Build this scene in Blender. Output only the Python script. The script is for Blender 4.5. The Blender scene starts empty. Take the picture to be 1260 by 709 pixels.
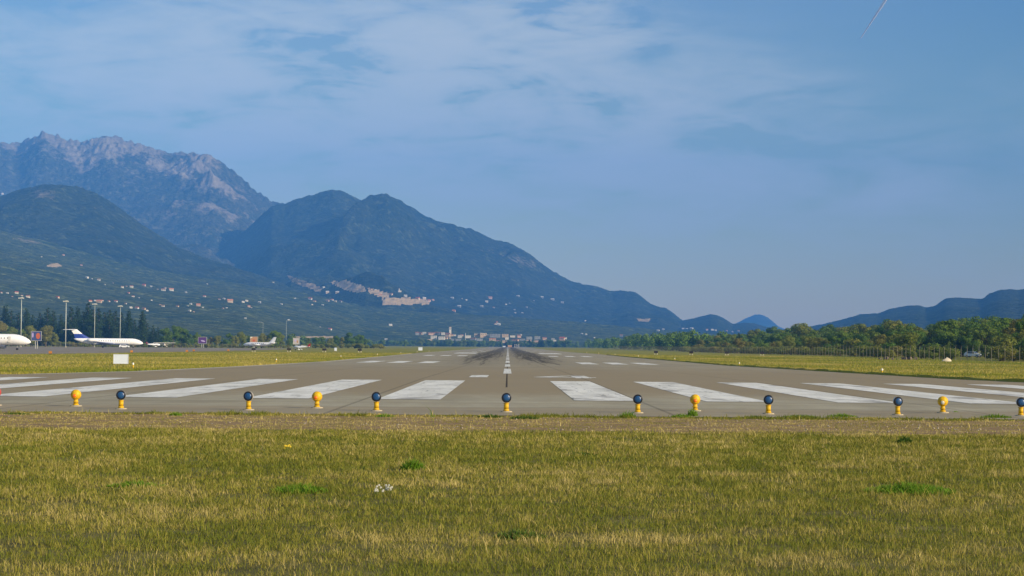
import bpy, bmesh, math, random
import numpy as np
from mathutils import Matrix, Vector
random.seed(7); rng = np.random.default_rng(11)
R = math.radians
scene = bpy.context.scene
COL = scene.collection

# ------------------------------------------------------------------ camera
F = 2188.0; CX, CY = 630.0, 354.5; H = 1.43        # focal length in px of a 1260 wide picture, eye height
VU, VV, ROLL = 625.0, 428.4, R(0.45)
_c = Vector(((VU-CX)/F, -(VV-CY)/F, -1)).normalized()
_x = Vector((math.cos(ROLL), -math.sin(ROLL), 0)); _x.z = -(_x.x*_c.x+_x.y*_c.y)/_c.z; _x.normalize()
_z = _x.cross(_c)
M3 = Matrix((_x, _c, _z))                            # camera axes -> world
cam = bpy.data.cameras.new('camera'); camo = bpy.data.objects.new('camera', cam); COL.objects.link(camo)
camo.matrix_world = Matrix.Translation((0, 0, H)) @ M3.to_4x4()
cam.sensor_width = 36; cam.lens = 36*F/1260; cam.clip_start = 0.5; cam.clip_end = 60000
scene.camera = camo

# ------------------------------------------------------------------ sky, sun, exposure
SUN_EL, SUN_AZ = R(21), R(122)                       # azimuth clockwise from +Y
W = bpy.data.worlds.new('World'); scene.world = W; W.use_nodes = True
nt = W.node_tree; nt.nodes.clear()
class NG:
    """tiny node-graph helper"""
    def __init__(s, nt): s.nt = nt
    def n(s, t, ins=None, **props):
        nd = s.nt.nodes.new(t)
        for k, v in props.items(): setattr(nd, k, v)
        for k, v in (ins or {}).items():
            if hasattr(v, 'is_output'): s.nt.links.new(v, nd.inputs[k])
            else: nd.inputs[k].default_value = v
        return nd
    def m(s, op, a, b=0.0, c=0.0, clamp=False):
        nd = s.n('ShaderNodeMath', {0: a, 1: b, 2: c}, operation=op); nd.use_clamp = clamp
        return nd.outputs[0]
    def mix(s, f, a, b, blend='MIX'):
        nd = s.nt.nodes.new('ShaderNodeMix'); nd.data_type = 'RGBA'; nd.blend_type = blend
        for k, v in ((0, f), (6, a), (7, b)):
            if hasattr(v, 'is_output'): s.nt.links.new(v, nd.inputs[k])
            else: nd.inputs[k].default_value = (*v, 1) if isinstance(v, tuple) and len(v) == 3 else v
        return nd.outputs[2]
    def ramp(s, f, stops, interp='LINEAR'):
        nd = s.n('ShaderNodeValToRGB', {0: f}); cr = nd.color_ramp; cr.interpolation = interp
        while len(cr.elements) > 1: cr.elements.remove(cr.elements[-1])
        cr.elements[0].position = stops[0][0]; cr.elements[0].color = tocol(stops[0][1])
        for p, c in stops[1:]:
            e = cr.elements.new(p); e.color = tocol(c)
        return nd.outputs[0]
    def noise(s, vec, scale, detail=4, rough=0.55, dist=0.0):
        ins = {'Scale': scale, 'Detail': detail, 'Roughness': rough, 'Distortion': dist}
        if vec is not None: ins['Vector'] = vec
        return s.n('ShaderNodeTexNoise', ins).outputs[0]
    def mapping(s, vec, scale=(1, 1, 1), loc=(0, 0, 0), rot=(0, 0, 0)):
        return s.n('ShaderNodeMapping', {'Vector': vec, 'Scale': scale, 'Location': loc, 'Rotation': rot}).outputs[0]
def tocol(c):
    if isinstance(c, (int, float)): return (c, c, c, 1)
    return (*c, 1) if len(c) == 3 else c
g = NG(nt)
sky = g.n('ShaderNodeTexSky', sky_type='NISHITA', sun_disc=False, sun_elevation=SUN_EL, sun_rotation=SUN_AZ,
          altitude=50, air_density=1.0, dust_density=0.6, ozone_density=2.2)
tc = g.n('ShaderNodeTexCoord'); sp = g.n('ShaderNodeSeparateXYZ', {0: tc.outputs['Generated']})
az = g.m('ARCTAN2', sp.outputs[0], sp.outputs[1]); el = g.m('ARCSINE', sp.outputs[2])
vec = g.n('ShaderNodeCombineXYZ', {0: az, 1: el}).outputs[0]
# warped cirrus: long thin wisps sinking gently to the right
wv = g.mapping(vec, scale=(10, 34, 1), rot=(0, 0, R(-11)))
n1 = g.noise(wv, 1.0, 9, 0.56, 0.9)
n2 = g.noise(g.mapping(vec, scale=(20, 90, 1), loc=(3, 7, 0), rot=(0, 0, R(-16))), 1.0, 8, 0.60, 0.8)
n3 = g.noise(g.mapping(vec, scale=(4, 9, 1), loc=(1.7, 2.2, 0), rot=(0, 0, R(-6))), 1.0, 4, 0.5, 0.3)
def px_ae(u, v):
    d = M3 @ Vector(((u-CX)/F, -(v-CY)/F, -1)); d.normalize()
    return math.atan2(d.x, d.y), math.asin(d.z)
def blob(u, v, su, sv, rot, amp):                    # an elliptical cloud bank at a bearing and elevation
    a0, e0 = px_ae(u, v); su /= F; sv /= F; c, s_ = math.cos(R(rot)), math.sin(R(rot))
    da = g.m('SUBTRACT', az, a0); de = g.m('SUBTRACT', el, e0)
    p = g.m('ADD', g.m('MULTIPLY', da, c/su), g.m('MULTIPLY', de, -s_/su))
    q = g.m('ADD', g.m('MULTIPLY', da, s_/sv), g.m('MULTIPLY', de, c/sv))
    r2 = g.m('ADD', g.m('MULTIPLY', p, p), g.m('MULTIPLY', q, q))
    return g.m('MULTIPLY', g.m('EXPONENT', g.m('MULTIPLY', r2, -1)), amp)
tot = None
for b in ((690, 25, 95, 42, 5, 1.0), (560, 70, 300, 60, 6, .58), (720, 120, 240, 38, 12, .42), (330, 165, 230, 45, 10, .42),
          (840, 135, 150, 14, 14, .40), (820, 200, 260, 42, 10, .48), (1000, 172, 110, 7, 5, .22), (1090, 250, 60, 26, -20, .42),
          (120, 95, 330, 75, 0, .40), (420, 110, 330, 110, 4, .34), (700, 210, 300, 80, 8, .30), (470, 150, 260, 60, 5, .34), (960, 105, 110, 26, 15, .30), (1150, 190, 150, 50, 6, .16)):
    x = blob(*b); tot = x if tot is None else g.m('ADD', tot, x)
wis = g.m('ADD', g.m('MULTIPLY', n1, 0.62), g.m('MULTIPLY', n2, 0.38))
wis = g.n('ShaderNodeMapRange', {0: wis, 1: 0.40, 2: 0.66, 3: 0.04, 4: 1.55}).outputs[0]
ambient = g.n('ShaderNodeMapRange', {0: n3, 1: 0.40, 2: 0.70, 3: 0.0, 4: 0.30}).outputs[0]
veil = g.m('MULTIPLY', g.n('ShaderNodeMapRange', {0: el, 1: 0.02, 2: 0.09, 3: 0.10, 4: 0.22}).outputs[0], g.n('ShaderNodeMapRange', {0: az, 1: 0.14, 2: 0.32, 3: 1.0, 4: 0.35}).outputs[0])
cf = g.m('ADD', g.m('MULTIPLY', g.m('ADD', g.m('MULTIPLY', tot, 1.9), ambient), wis), veil)
cf = g.m('MULTIPLY', g.m('SUBTRACT', 1.0, g.m('EXPONENT', g.m('MULTIPLY', cf, -1.15))), 0.92)
tint = g.ramp(el, [(0.0, (2.4, 1.72, 0.62)), (0.06, (2.0, 1.62, 0.60)), (0.13, (1.15, 1.24, 0.78)), (0.19, (0.54, 0.90, 1.02)), (0.6, (0.6, 0.85, 1.1))])
skyc = g.mix(1.0, sky.outputs[0], tint, 'MULTIPLY')
SKYK = 0.057
cloud = g.mix(cf, skyc, (8.8, 8.9, 7.9))
g.n('ShaderNodeOutputWorld', {0: g.n('ShaderNodeBackground', {0: cloud, 1: SKYK}).outputs[0]})
sun = bpy.data.lights.new('sun', 'SUN'); sun.energy = 5.0; sun.angle = R(0.53); sun.color = (1.0, 0.82, 0.57)
suno = bpy.data.objects.new('sun', sun); COL.objects.link(suno)
sd = Vector((math.sin(SUN_AZ)*math.cos(SUN_EL), math.cos(SUN_AZ)*math.cos(SUN_EL), math.sin(SUN_EL)))
suno.rotation_euler = sd.to_track_quat('Z', 'Y').to_euler(); suno.location = (20, -30, 40)
scene.view_settings.view_transform = 'Standard'; scene.view_settings.look = 'None'
scene.view_settings.gamma = 1; scene.view_settings.exposure = 0.78
scene.render.engine = 'CYCLES'; scene.cycles.volume_bounces = 1

# ------------------------------------------------------------------ helpers
def ray(u, v): return M3 @ Vector(((u-CX)/F, -(v-CY)/F, -1))
def at(u, v, Y):                                     # the point at depth Y seen in direction (u, v)
    d = ray(u, v); k = Y/d.y
    return Vector((d.x*k, Y, H+d.z*k))
def X_at(u, Y, v=430): return at(u, v, Y).x
_gy = [-400, 0, 80, 120, 190, 350, 470, 650, 1000, 1600, 2500, 40000]
_gz = [0, 0, 0, -.10, -.27, -.17, .05, .05, .40, 1.4, 2.9, 2.9]
def gnd(X, Y):
    z = np.interp(Y, _gy, _gz)
    t = np.clip((-np.asarray(X, dtype=float)-50)/60, 0, 1); t = t*t*(3-2*t)
    return z + t*np.interp(Y, [0, 200, 400, 530, 760, 40000], [0, 0, -.35, -.38, 0, 0])
def G(X, Y, dz=0.0): return Vector((X, Y, float(gnd(X, Y))+dz))

def mat(name, rough=0.8, spec=0.3, base=(0.5, 0.5, 0.5), metallic=0.0, vary=0.0, vscale=6.0):
    m = bpy.data.materials.new(name); m.use_nodes = True
    q = NG(m.node_tree); p = m.node_tree.nodes['Principled BSDF']
    p.inputs['Roughness'].default_value = rough; p.inputs['Specular IOR Level'].default_value = spec
    p.inputs['Metallic'].default_value = metallic
    p.inputs['Base Color'].default_value = (*base, 1)
    if vary:
        t = q.n('ShaderNodeTexCoord').outputs['Object']
        f = q.noise(t, vscale, 5, 0.6)
        d = tuple(c*(1-vary) for c in base); l = tuple(min(1, c*(1+vary)) for c in base)
        c = q.ramp(f, [(0.3, d), (0.7, l)])
        m.node_tree.links.new(c, p.inputs['Base Color'])
    return m, q, p
def simple(name, base, rough=0.6, spec=0.4, metallic=0.0, vary=0.12, vscale=3.0):
    return mat(name, rough, spec, base, metallic, vary, vscale)[0]
def mesh_obj(name, verts, faces, m=None, parent=None, smooth=False):
    me = bpy.data.meshes.new(name); me.from_pydata([tuple(v) for v in verts], [], faces); me.update()
    return link_mesh(name, me, m, parent, smooth)
def link_mesh(name, me, m=None, parent=None, smooth=False):
    if m is not None: me.materials.append(m)
    if smooth: me.polygons.foreach_set('use_smooth', [True]*len(me.polygons))
    o = bpy.data.objects.new(name, me); COL.objects.link(o)
    if parent is not None: o.parent = parent
    return o
def np_mesh(name, V, Fq, m=None, parent=None, smooth=False, attrs=None):
    """V (n,3), Fq (k,3|4) or list of such arrays"""
    me = bpy.data.meshes.new(name); Fl = Fq if isinstance(Fq, list) else [Fq]
    me.vertices.add(len(V)); me.vertices.foreach_set('co', np.ascontiguousarray(V, dtype=np.float32).ravel())
    loops = np.concatenate([f.ravel() for f in Fl]).astype(np.int32)
    sizes = np.concatenate([np.full(len(f), f.shape[1]) for f in Fl]).astype(np.int32)
    starts = np.concatenate([[0], np.cumsum(sizes)[:-1]]).astype(np.int32)
    me.loops.add(len(loops)); me.loops.foreach_set('vertex_index', loops)
    me.polygons.add(len(sizes)); me.polygons.foreach_set('loop_start', starts)
    try: me.polygons.foreach_set('loop_total', sizes)
    except Exception: pass
    for k, a in (attrs or {}).items():
        at_ = me.attributes.new(k, 'FLOAT', 'POINT'); at_.data.foreach_set('value', np.asarray(a, dtype=np.float32))
    me.update(calc_edges=True); me.validate()
    return link_mesh(name, me, m, parent, smooth)
def tag(o, label, cat, group=None, kind=None):
    if label: o['label'] = label
    if cat: o['category'] = cat
    if group: o['group'] = group
    if kind: o['kind'] = kind
    return o
def empty(name, loc, rz=0, label=None, cat=None, group=None):
    o = bpy.data.objects.new(name, None); COL.objects.link(o); o.location = loc; o.rotation_euler = (0, 0, rz)
    o.empty_display_size = 0.3
    return tag(o, label, cat, group)
_kids = {}
def copy_tree(root, loc, rz=0, scale=None, label=None, group=None):
    def cp(o, par):
        c = o.copy(); COL.objects.link(c)
        if par is not None: c.parent = par
        for ch in _ch(o): cp(ch, c)
        return c
    r = cp(root, None); r.location = loc; r.rotation_euler = (0, 0, rz)
    if scale is not None: r.scale = scale if not isinstance(scale, (int, float)) else (scale,)*3
    if label: r['label'] = label
    if group: r['group'] = group
    return r
def _ch(o):
    if o.name not in _kids: _kids[o.name] = list(o.children)
    return _kids[o.name]
class MB:
    """collects boxes, tubes and lofts into ONE mesh"""
    def __init__(s): s.v = []; s.f = []
    def add(s, vs, fs):
        b = len(s.v); s.v += [Vector(v) for v in vs]; s.f += [tuple(i+b for i in f) for f in fs]; return s
    def box(s, c, d, rz=0, taper=1.0):
        x, y, z = (k/2 for k in d); vs = []
        for zz in (-z, z):
            k = taper if zz > 0 else 1
            for a, b in ((-x, -y), (x, -y), (x, y), (-x, y)):
                p = Vector((a*k, b*k, zz)); p.rotate(Matrix.Rotation(rz, 3, 'Z')); vs.append(p+Vector(c))
        return s.add(vs, [(3, 2, 1, 0), (4, 5, 6, 7), (0, 1, 5, 4), (1, 2, 6, 5), (2, 3, 7, 6), (3, 0, 4, 7)])
    def tube(s, p0, p1, r0, r1=None, n=10, caps=True):
        r1 = r0 if r1 is None else r1; p0, p1 = Vector(p0), Vector(p1); d = (p1-p0).normalized()
        a = d.orthogonal().normalized(); b = d.cross(a); vs = []
        for p, r in ((p0, r0), (p1, r1)):
            for i in range(n):
                t = 2*math.pi*i/n; vs.append(p+(a*math.cos(t)+b*math.sin(t))*r)
        fs = [(i, (i+1) % n, n+(i+1) % n, n+i) for i in range(n)]
        if caps: fs += [tuple(range(n-1, -1, -1)), tuple(range(n, 2*n))]
        return s.add(vs, fs)
    def loft(s, secs, n=16, axis='X'):
        """secs: (pos, centre_a, centre_z, radius_a, radius_z); along X (a=Y) or Y (a=X)"""
        vs = []
        for (p, ca, cz, ra, rz) in secs:
            for i in range(n):
                t = 2*math.pi*i/n; a = ca+ra*math.cos(t); z = cz+rz*math.sin(t)
                vs.append((p, a, z) if axis == 'X' else (a, p, z))
        fs = []
        for k in range(len(secs)-1):
            for i in range(n): fs.append((k*n+i, k*n+(i+1) % n, (k+1)*n+(i+1) % n, (k+1)*n+i))
        fs += [tuple(range(n-1, -1, -1)), tuple(range((len(secs)-1)*n, len(secs)*n))]
        return s.add(vs, fs)
    def plate(s, poly_a, poly_b):
        """solid between two equal-length loops"""
        n = len(poly_a); fs = [tuple(range(n-1, -1, -1)), tuple(range(n, 2*n))]
        fs += [(i, (i+1) % n, n+(i+1) % n, n+i) for i in range(n)]
        return s.add(list(poly_a)+list(poly_b), fs)
    def disc(s, c, r, dirn, n=20, dome=0.0, rings=1):
        c = Vector(c); d = Vector(dirn).normalized(); a = d.orthogonal().normalized(); b = d.cross(a)
        if dome == 0: return s.add([c+(a*math.cos(2*math.pi*i/n)+b*math.sin(2*math.pi*i/n))*r for i in range(n)], [tuple(range(n))])
        vs = []; R_ = 4
        for k in range(R_):
            t = k/R_*math.pi/2
            for i in range(n):
                w = 2*math.pi*i/n; vs.append(c+(a*math.cos(w)+b*math.sin(w))*r*math.cos(t)+d*dome*math.sin(t))
        vs.append(c+d*dome); fs = []
        for k in range(R_-1):
            for i in range(n): fs.append((k*n+i, k*n+(i+1) % n, (k+1)*n+(i+1) % n, (k+1)*n+i))
        for i in range(n): fs.append(((R_-1)*n+i, (R_-1)*n+(i+1) % n, R_*n))
        return s.add(vs, fs)
    def build(s, name, m, parent=None, smooth=False):
        me = bpy.data.meshes.new(name); me.from_pydata([tuple(v) for v in s.v], [], s.f); me.update()
        bm = bmesh.new(); bm.from_mesh(me); bmesh.ops.recalc_face_normals(bm, faces=bm.faces); bm.to_mesh(me); bm.free()
        o = link_mesh(name, me, m, parent)
        if smooth:
            me.polygons.foreach_set('use_smooth', [len(p.vertices) <= 4 for p in me.polygons])
        return o
# value noise
def _hash(ix, iy, seed):
    h = (ix.astype(np.int64)*374761393 + iy.astype(np.int64)*668265263 + seed*982451653) & 0xFFFFFFFF
    h = ((h ^ (h >> 13))*1274126177) & 0xFFFFFFFF
    return ((h ^ (h >> 16)) & 0xFFFFFF)/float(0xFFFFFF)
def vnoise(x, y, seed=0):
    x = np.asarray(x, float); y = np.asarray(y, float)
    ix, iy = np.floor(x), np.floor(y); fx, fy = x-ix, y-iy
    fx = fx*fx*fx*(fx*(fx*6-15)+10); fy = fy*fy*fy*(fy*(fy*6-15)+10)
    a = _hash(ix, iy, seed); b = _hash(ix+1, iy, seed); c = _hash(ix, iy+1, seed); d = _hash(ix+1, iy+1, seed)
    return (a*(1-fx)+b*fx)*(1-fy)+(c*(1-fx)+d*fx)*fy
def fbm(x, y, oct=5, seed=0, gain=.5):
    s = 0; a = 1; t = 0
    for o in range(oct):
        s = s+a*vnoise(x*2**o+o*17.3, y*2**o-o*9.1, seed+o); t += a; a *= gain
    return s/t
def ridged(x, y, oct=5, seed=0, gain=.5):
    s = 0; a = 1; t = 0; w = 1
    for o in range(oct):
        n = 1-np.abs(2*vnoise(x*2**o+o*5.3, y*2**o+o*3.7, seed+o)-1); n = n*n*w; w = np.clip(n*1.6, 0, 1)
        s = s+a*n; t += a; a *= gain
    return s/t

# ------------------------------------------------------------------ ground, runway, apron
def strip(name, left, right, ys, dz, m, parent=None, nx=6):
    """sheet between two x(Y) limits that follows the ground"""
    V = []; Fc = []
    for y in ys:
        a = left(y) if callable(left) else left; b = right(y) if callable(right) else right
        for i in range(nx+1):
            x = a+(b-a)*i/nx; V.append((x, y, float(gnd(x, y))+dz))
    for j in range(len(ys)-1):
        for i in range(nx):
            k = j*(nx+1)+i; Fc.append((k, k+1, k+nx+2, k+nx+1))
    return mesh_obj(name, V, Fc, m, parent, smooth=True)
gm, q, p = mat('ground_soil_grass', 0.95, 0.1)
t = q.n('ShaderNodeTexCoord').outputs['Object']; sx = q.n('ShaderNodeSeparateXYZ', {0: t})
nA = q.noise(t, 0.10, 5, 0.6); nB = q.noise(q.mapping(t, scale=(.35, 1.0, 1)), 2.2, 6, 0.7); nC = q.noise(t, 0.018, 4, 0.55); nD = q.noise(t, 14, 3, 0.7)
far = q.ramp(q.m('ADD', q.m('MULTIPLY', nA, .6), q.m('MULTIPLY', nC, .4)), [(0.36, (0.15, 0.185, 0.018)), (0.5, (0.27, 0.26, 0.032)), (0.64, (0.34, 0.27, 0.075))])
far = q.mix(q.ramp(nB, [(0.35, 0.0), (0.7, 0.4)]), far, (0.10, 0.10, 0.03))
near = q.ramp(nB, [(0.3, (0.07, 0.065, 0.025)), (0.6, (0.17, 0.155, 0.05)), (0.8, (0.28, 0.22, 0.09))])
dirt = q.ramp(q.noise(t, 5, 6, 0.75), [(0.3, (0.16, 0.108, 0.055)), (0.55, (0.29, 0.205, 0.105)), (0.72, (0.42, 0.32, 0.185))])
nearmask = q.n('ShaderNodeMapRange', {0: sx.outputs[1], 1: 36, 2: 60, 3: 0, 4: 1}).outputs[0]
yw = q.m('ADD', sx.outputs[1], q.m('MULTIPLY', q.m('SUBTRACT', q.noise(q.mapping(t, scale=(.25, 1, 1)), 1.2, 5, .7), .5), 5.0))
d1 = q.n('ShaderNodeMapRange', {0: yw, 1: 29.0, 2: 31.5, 3: 0, 4: 1}).outputs[0]; d2 = q.n('ShaderNodeMapRange', {0: yw, 1: 39.5, 2: 41, 3: 1, 4: 0}).outputs[0]
c = q.mix(nearmask, near, far); c = q.mix(q.m('MULTIPLY', d1, d2), c, dirt)
m_ground = gm; gm.node_tree.links.new(c, p.inputs['Base Color'])
gm.node_tree.links.new(q.n('ShaderNodeBump', {'Height': nD, 'Strength': 0.6, 'Distance': 0.03}).outputs[0], p.inputs['Normal'])
ys = [-300, -60, 0, 10, 20, 30, 40, 60, 80, 100, 120, 140, 160, 190, 220, 260, 300, 350, 400, 450, 500, 530, 580, 650, 700, 760, 850, 1000, 1200, 1600, 2000, 2500, 3500, 6000, 13500]
xs = [-9000, -3000, -1200, -500, -300, -200, -140, -110, -90, -80, -70, -60, -50, -25, 0, 25, 60, 150, 400, 1500, 4000, 9000]
V = [(x, y, float(gnd(x, y))) for y in ys for x in xs]; nx = len(xs)
Fc = [(j*nx+i, j*nx+i+1, (j+1)*nx+i+1, (j+1)*nx+i) for j in range(len(ys)-1) for i in range(nx-1)]
ground = tag(mesh_obj('ground', V, Fc, m_ground, smooth=True), 'flat grassy ground of the airfield reaching to the hills', 'ground', kind='structure')

def asphalt(name, base, near=True):
    m, q, p = mat(name, 0.97, 0.06); L = m.node_tree.links
    t = q.n('ShaderNodeTexCoord').outputs['Object']; s = q.n('ShaderNodeSeparateXYZ', {0: t}); X, Y = s.outputs[0], s.outputs[1]
    a = q.noise(q.mapping(t, scale=(.25, .06, 1)), 1.0, 5, 0.6, .4); b = q.noise(t, 25, 3, 0.8); c2 = q.noise(q.mapping(t, scale=(1, .3, 1)), 0.8, 6, 0.7)
    a2 = q.noise(q.mapping(t, scale=(.03, .45, 1), loc=(3, 1, 0)), 1.0, 5, 0.65, .6)
    col = q.ramp(q.m('ADD', q.m('MULTIPLY', a, .5), q.m('MULTIPLY', a2, .5)), [(0.37, tuple(k*.66 for k in base)), (0.60, tuple(k*1.18 for k in base))])
    col = q.mix(q.ramp(c2, [(0.4, 0.0), (0.75, 0.55)]), col, (base[0]*.72, base[1]*.66, base[2]*.60))
    col = q.mix(q.ramp(b, [(0.35, 0.35), (0.7, 0.0)]), col, tuple(k*.6 for k in base))
    if near:
        # brownish worn band past the bars' near end, paler strip before them
        f = q.n('ShaderNodeMapRange', {0: q.m('ADD', Y, q.m('MULTIPLY', c2, 4)), 1: 52, 2: 60, 3: 0, 4: .9}).outputs[0]
        f2 = q.n('ShaderNodeMapRange', {0: Y, 1: 110, 2: 170, 3: 1, 4: .35}).outputs[0]
        col = q.mix(q.m('MULTIPLY', f, f2), col, (base[0]*.74, base[1]*.66, base[2]*.58))
        f3 = q.n('ShaderNodeMapRange', {0: q.m('ADD', Y, q.m('MULTIPLY', c2, 1.0)), 1: 42.7, 2: 43.1, 3: .5, 4: 0}).outputs[0]
        col = q.mix(f3, col, (base[0]*.78, base[1]*.69, base[2]*.62))
        # slab joints / sealed cracks running across
        w = q.m('ADD', Y, q.m('MULTIPLY', q.m('SUBTRACT', q.noise(q.mapping(t, scale=(.4, .4, 1)), 1, 4, .6), .5), .5))
        for y0, wd, am in ((42.9, .05, .75), (40.6, .04, .5), (44.8, .03, .3), (61.5, .05, .25), (70.5, .06, .25), (84, .08, .3), (97, .1, .3)):
            k = q.m('LESS_THAN', q.m('ABSOLUTE', q.m('SUBTRACT', w, y0)), wd)
            k = q.m('MULTIPLY', k, q.ramp(q.noise(q.mapping(t, loc=(y0, y0, 0)), .35, 3, .6), [(0.42, 0.0), (0.55, am)]))
            col = q.mix(k, col, (0.03, 0.028, 0.026))
        # longitudinal paving seams
        for x0 in (-18.6, -11.2, -3.9, 3.6, 11.0, 18.4):
            k = q.m('LESS_THAN', q.m('ABSOLUTE', q.m('SUBTRACT', X, x0)), .05); col = q.mix(q.m('MULTIPLY', k, .35), col, (0.05, 0.046, 0.04))
        k = q.m('LESS_THAN', q.m('ABSOLUTE', q.m('ADD', X, .04)), .035); k = q.m('MULTIPLY', k, q.m('GREATER_THAN', Y, 64.5))
        col = q.mix(q.m('MULTIPLY', k, .85), col, (0.02, 0.017, 0.016))
        # tyre rubber of the touchdown zone: short dark streaks left by wheels
        axx = q.m('ABSOLUTE', X)
        band = q.m('EXPONENT', q.m('MULTIPLY', q.m('POWER', q.m('DIVIDE', q.m('SUBTRACT', axx, 4.6), 3.2), 2), -1))
        band = q.m('ADD', band, q.m('MULTIPLY', q.m('EXPONENT', q.m('MULTIPLY', q.m('POWER', q.m('DIVIDE', axx, 9.0), 2), -1)), .42))
        yz = q.ramp(q.m('DIVIDE', Y, 1000), [(.11, 0.0), (.17, .30), (.24, .65), (.36, .95), (.75, 1.0), (1.0, .9)])
        st = q.noise(q.mapping(t, scale=(3.2, .035, 1)), 1, 4, .7); st2 = q.noise(q.mapping(t, scale=(1.1, .012, 1), loc=(4, 3, 0)), 1, 4, .7)
        th_ = q.m('SUBTRACT', .64, q.m('MULTIPLY', q.m('MINIMUM', q.m('MULTIPLY', band, yz), 1.0), .30))
        sk = q.m('MULTIPLY', q.m('SUBTRACT', q.m('ADD', q.m('MULTIPLY', st, .5), q.m('MULTIPLY', st2, .5)), th_), 6.0, clamp=True)
        rb = q.m('MAXIMUM', q.m('MULTIPLY', sk, .78), q.m('MULTIPLY', q.m('MULTIPLY', band, yz), .30, clamp=True))
        col = q.mix(rb, col, (0.022, 0.020, 0.022))
    L.new(col, p.inputs['Base Color'])
    L.new(q.n('ShaderNodeBump', {'Height': b, 'Strength': 0.35, 'Distance': 0.01}).outputs[0], p.inputs['Normal'])
    return m
RW = (0.385, 0.362, 0.275)
m_run = asphalt('runway_asphalt', RW); m_apron = asphalt('apron_asphalt', (0.30, 0.27, 0.22), False)
def Lx(y): return float(np.interp(y, [37, 80, 83, 85, 100, 130, 200, 400, 650, 2500], [-80, -72, -30, -23.4, -21, -20.6, -20.8, -22.5, -23.8, -24]))
def Rx(y): return float(np.interp(y, [37, 60, 76, 83, 95, 2500], [80, 80, 34, 24.5, 23.5, 23.5]))
ry = [37.6, 45, 55, 65, 75, 80, 83, 85, 90, 95, 100, 110, 120, 130, 145, 160, 175, 190, 210, 235, 260, 300, 350, 400, 470, 560, 650, 800, 1000, 1300, 1600, 2000, 2450]
runway = tag(strip('runway', Lx, Rx, ry, 0.008, m_run, nx=10), 'worn asphalt runway running straight to the far hills', 'runway', kind='structure')
m_white, q, p = mat('runway_paint', 0.7, 0.3)
t = q.n('ShaderNodeTexCoord').outputs['Object']
w1 = q.noise(q.mapping(t, scale=(.5, .12, 1)), 2.0, 6, .7); w2 = q.noise(q.mapping(t, scale=(.7, .25, 1), loc=(9, 4, 0)), 1.0, 4, .6, .5)
cc = q.ramp(w1, [(0.3, (0.52, 0.52, 0.47)), (0.6, (0.80, 0.80, 0.74))])
cc = q.mix(q.ramp(w2, [(0.56, 0.0), (0.66, 0.75)]), cc, (0.24, 0.225, 0.20))
cc = q.mix(q.ramp(q.noise(q.mapping(t, scale=(2.5, .12, 1)), 1.6, 5, .75), [(0.58, 0.0), (0.68, 0.8)]), cc, (0.05, 0.048, 0.05))
m_white.node_tree.links.new(cc, p.inputs['Base Color'])
def paint(name, x0, x1, y0, y1, dz=0.016):
    n = max(1, int((y1-y0)/12)); o = strip(name, x0, x1, list(np.linspace(y0, y1, n+1)), dz, m_white, runway, nx=1); return o
for k in range(6):                                   # threshold bars, six each side
    a = 1.83+k*3.6
    for s in (-1, 1):
        x0, x1 = sorted((s*a, s*(a+1.72))); paint('threshold_bar', x0, x1, 48.6, 77.0)
# runway designator digits 1 and 4
paint('designator_digit', -1.9, -1.0, 87, 95)
dg = MB()
def quad(mb, pts, dz=.016): mb.add([G(x, y, dz) for x, y in pts], [tuple(range(len(pts)))])
quad(dg, [(1.25, 88.2), (4.4, 88.2), (4.4, 89.4), (1.7, 89.4)]); quad(dg, [(3.3, 89.4), (4.1, 89.4), (4.1, 95.5), (3.3, 95.5)]); quad(dg, [(3.3, 86.4), (4.1, 86.4), (4.1, 88.2), (3.3, 88.2)])
quad(dg, [(1.25, 89.4), (2.0, 89.4), (3.3, 93.6), (3.3, 95.5)])
dg.build('designator_digit', m_white, runway)
for k in range(40):
    y0 = 103+k*50
    paint('centreline_dash', -.26, .22, y0, y0+30)
for Y0, Ln, sets in ((193, 22, 3), (343, 22, 3), (643, 22, 2), (793, 22, 2), (943, 22, 1)):
    for s in (-1, 1):
        for b in range(sets):
            a = 8.1+b*3.3; x0, x1 = sorted((s*a, s*(a+1.8))); paint('touchdown_bar', x0, x1, Y0, Y0+Ln)
for s in (-1, 1):
    x0, x1 = sorted((s*8.1, s*13.6)); paint('aiming_point_block', x0, x1, 443, 495)
strip('edge_kerb_line', lambda y: Lx(y)-.1, lambda y: Lx(y)+.55, [86, 100, 130, 160, 200, 260, 300, 400, 500, 650, 1000], .014, simple('pale_concrete', (0.50, 0.47, 0.38), .9), runway, nx=1)
lip = MB(); lv = []; lf = []
lys = list(np.linspace(83, 200, 118))+list(np.linspace(202, 420, 80))
for j, y in enumerate(lys):
    e = Rx(y)+.10*math.sin(y*1.3)+.12*float(vnoise(y/1.7, 3.3, 4)); hh_ = .09+.10*float(vnoise(y/2.5, 1.1, 6))
    for dx, dz_ in ((-.10, .012), (.02, hh_), (.8, hh_*.8), (3.2, .005)): lv.append((e+dx, y, float(gnd(e, y))+dz_))
for j in range(len(lys)-1):
    for i in range(3): k = j*4+i; lf.append((k, k+1, k+5, k+4))
tag(mesh_obj('verge_bank', lv, lf, m_ground, smooth=False), 'low grassy bank along the right edge of the runway', 'ground', kind='structure')
apron = tag(strip('apron', -520, lambda y: float(np.interp(y, [250, 330, 600, 900], [-84, -84, -91, -100])), [255, 300, 350, 400, 450, 530, 600, 680, 760, 900], .02, m_apron, nx=16),
            'grey asphalt parking apron where the aeroplanes stand', 'apron', kind='structure')

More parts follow.
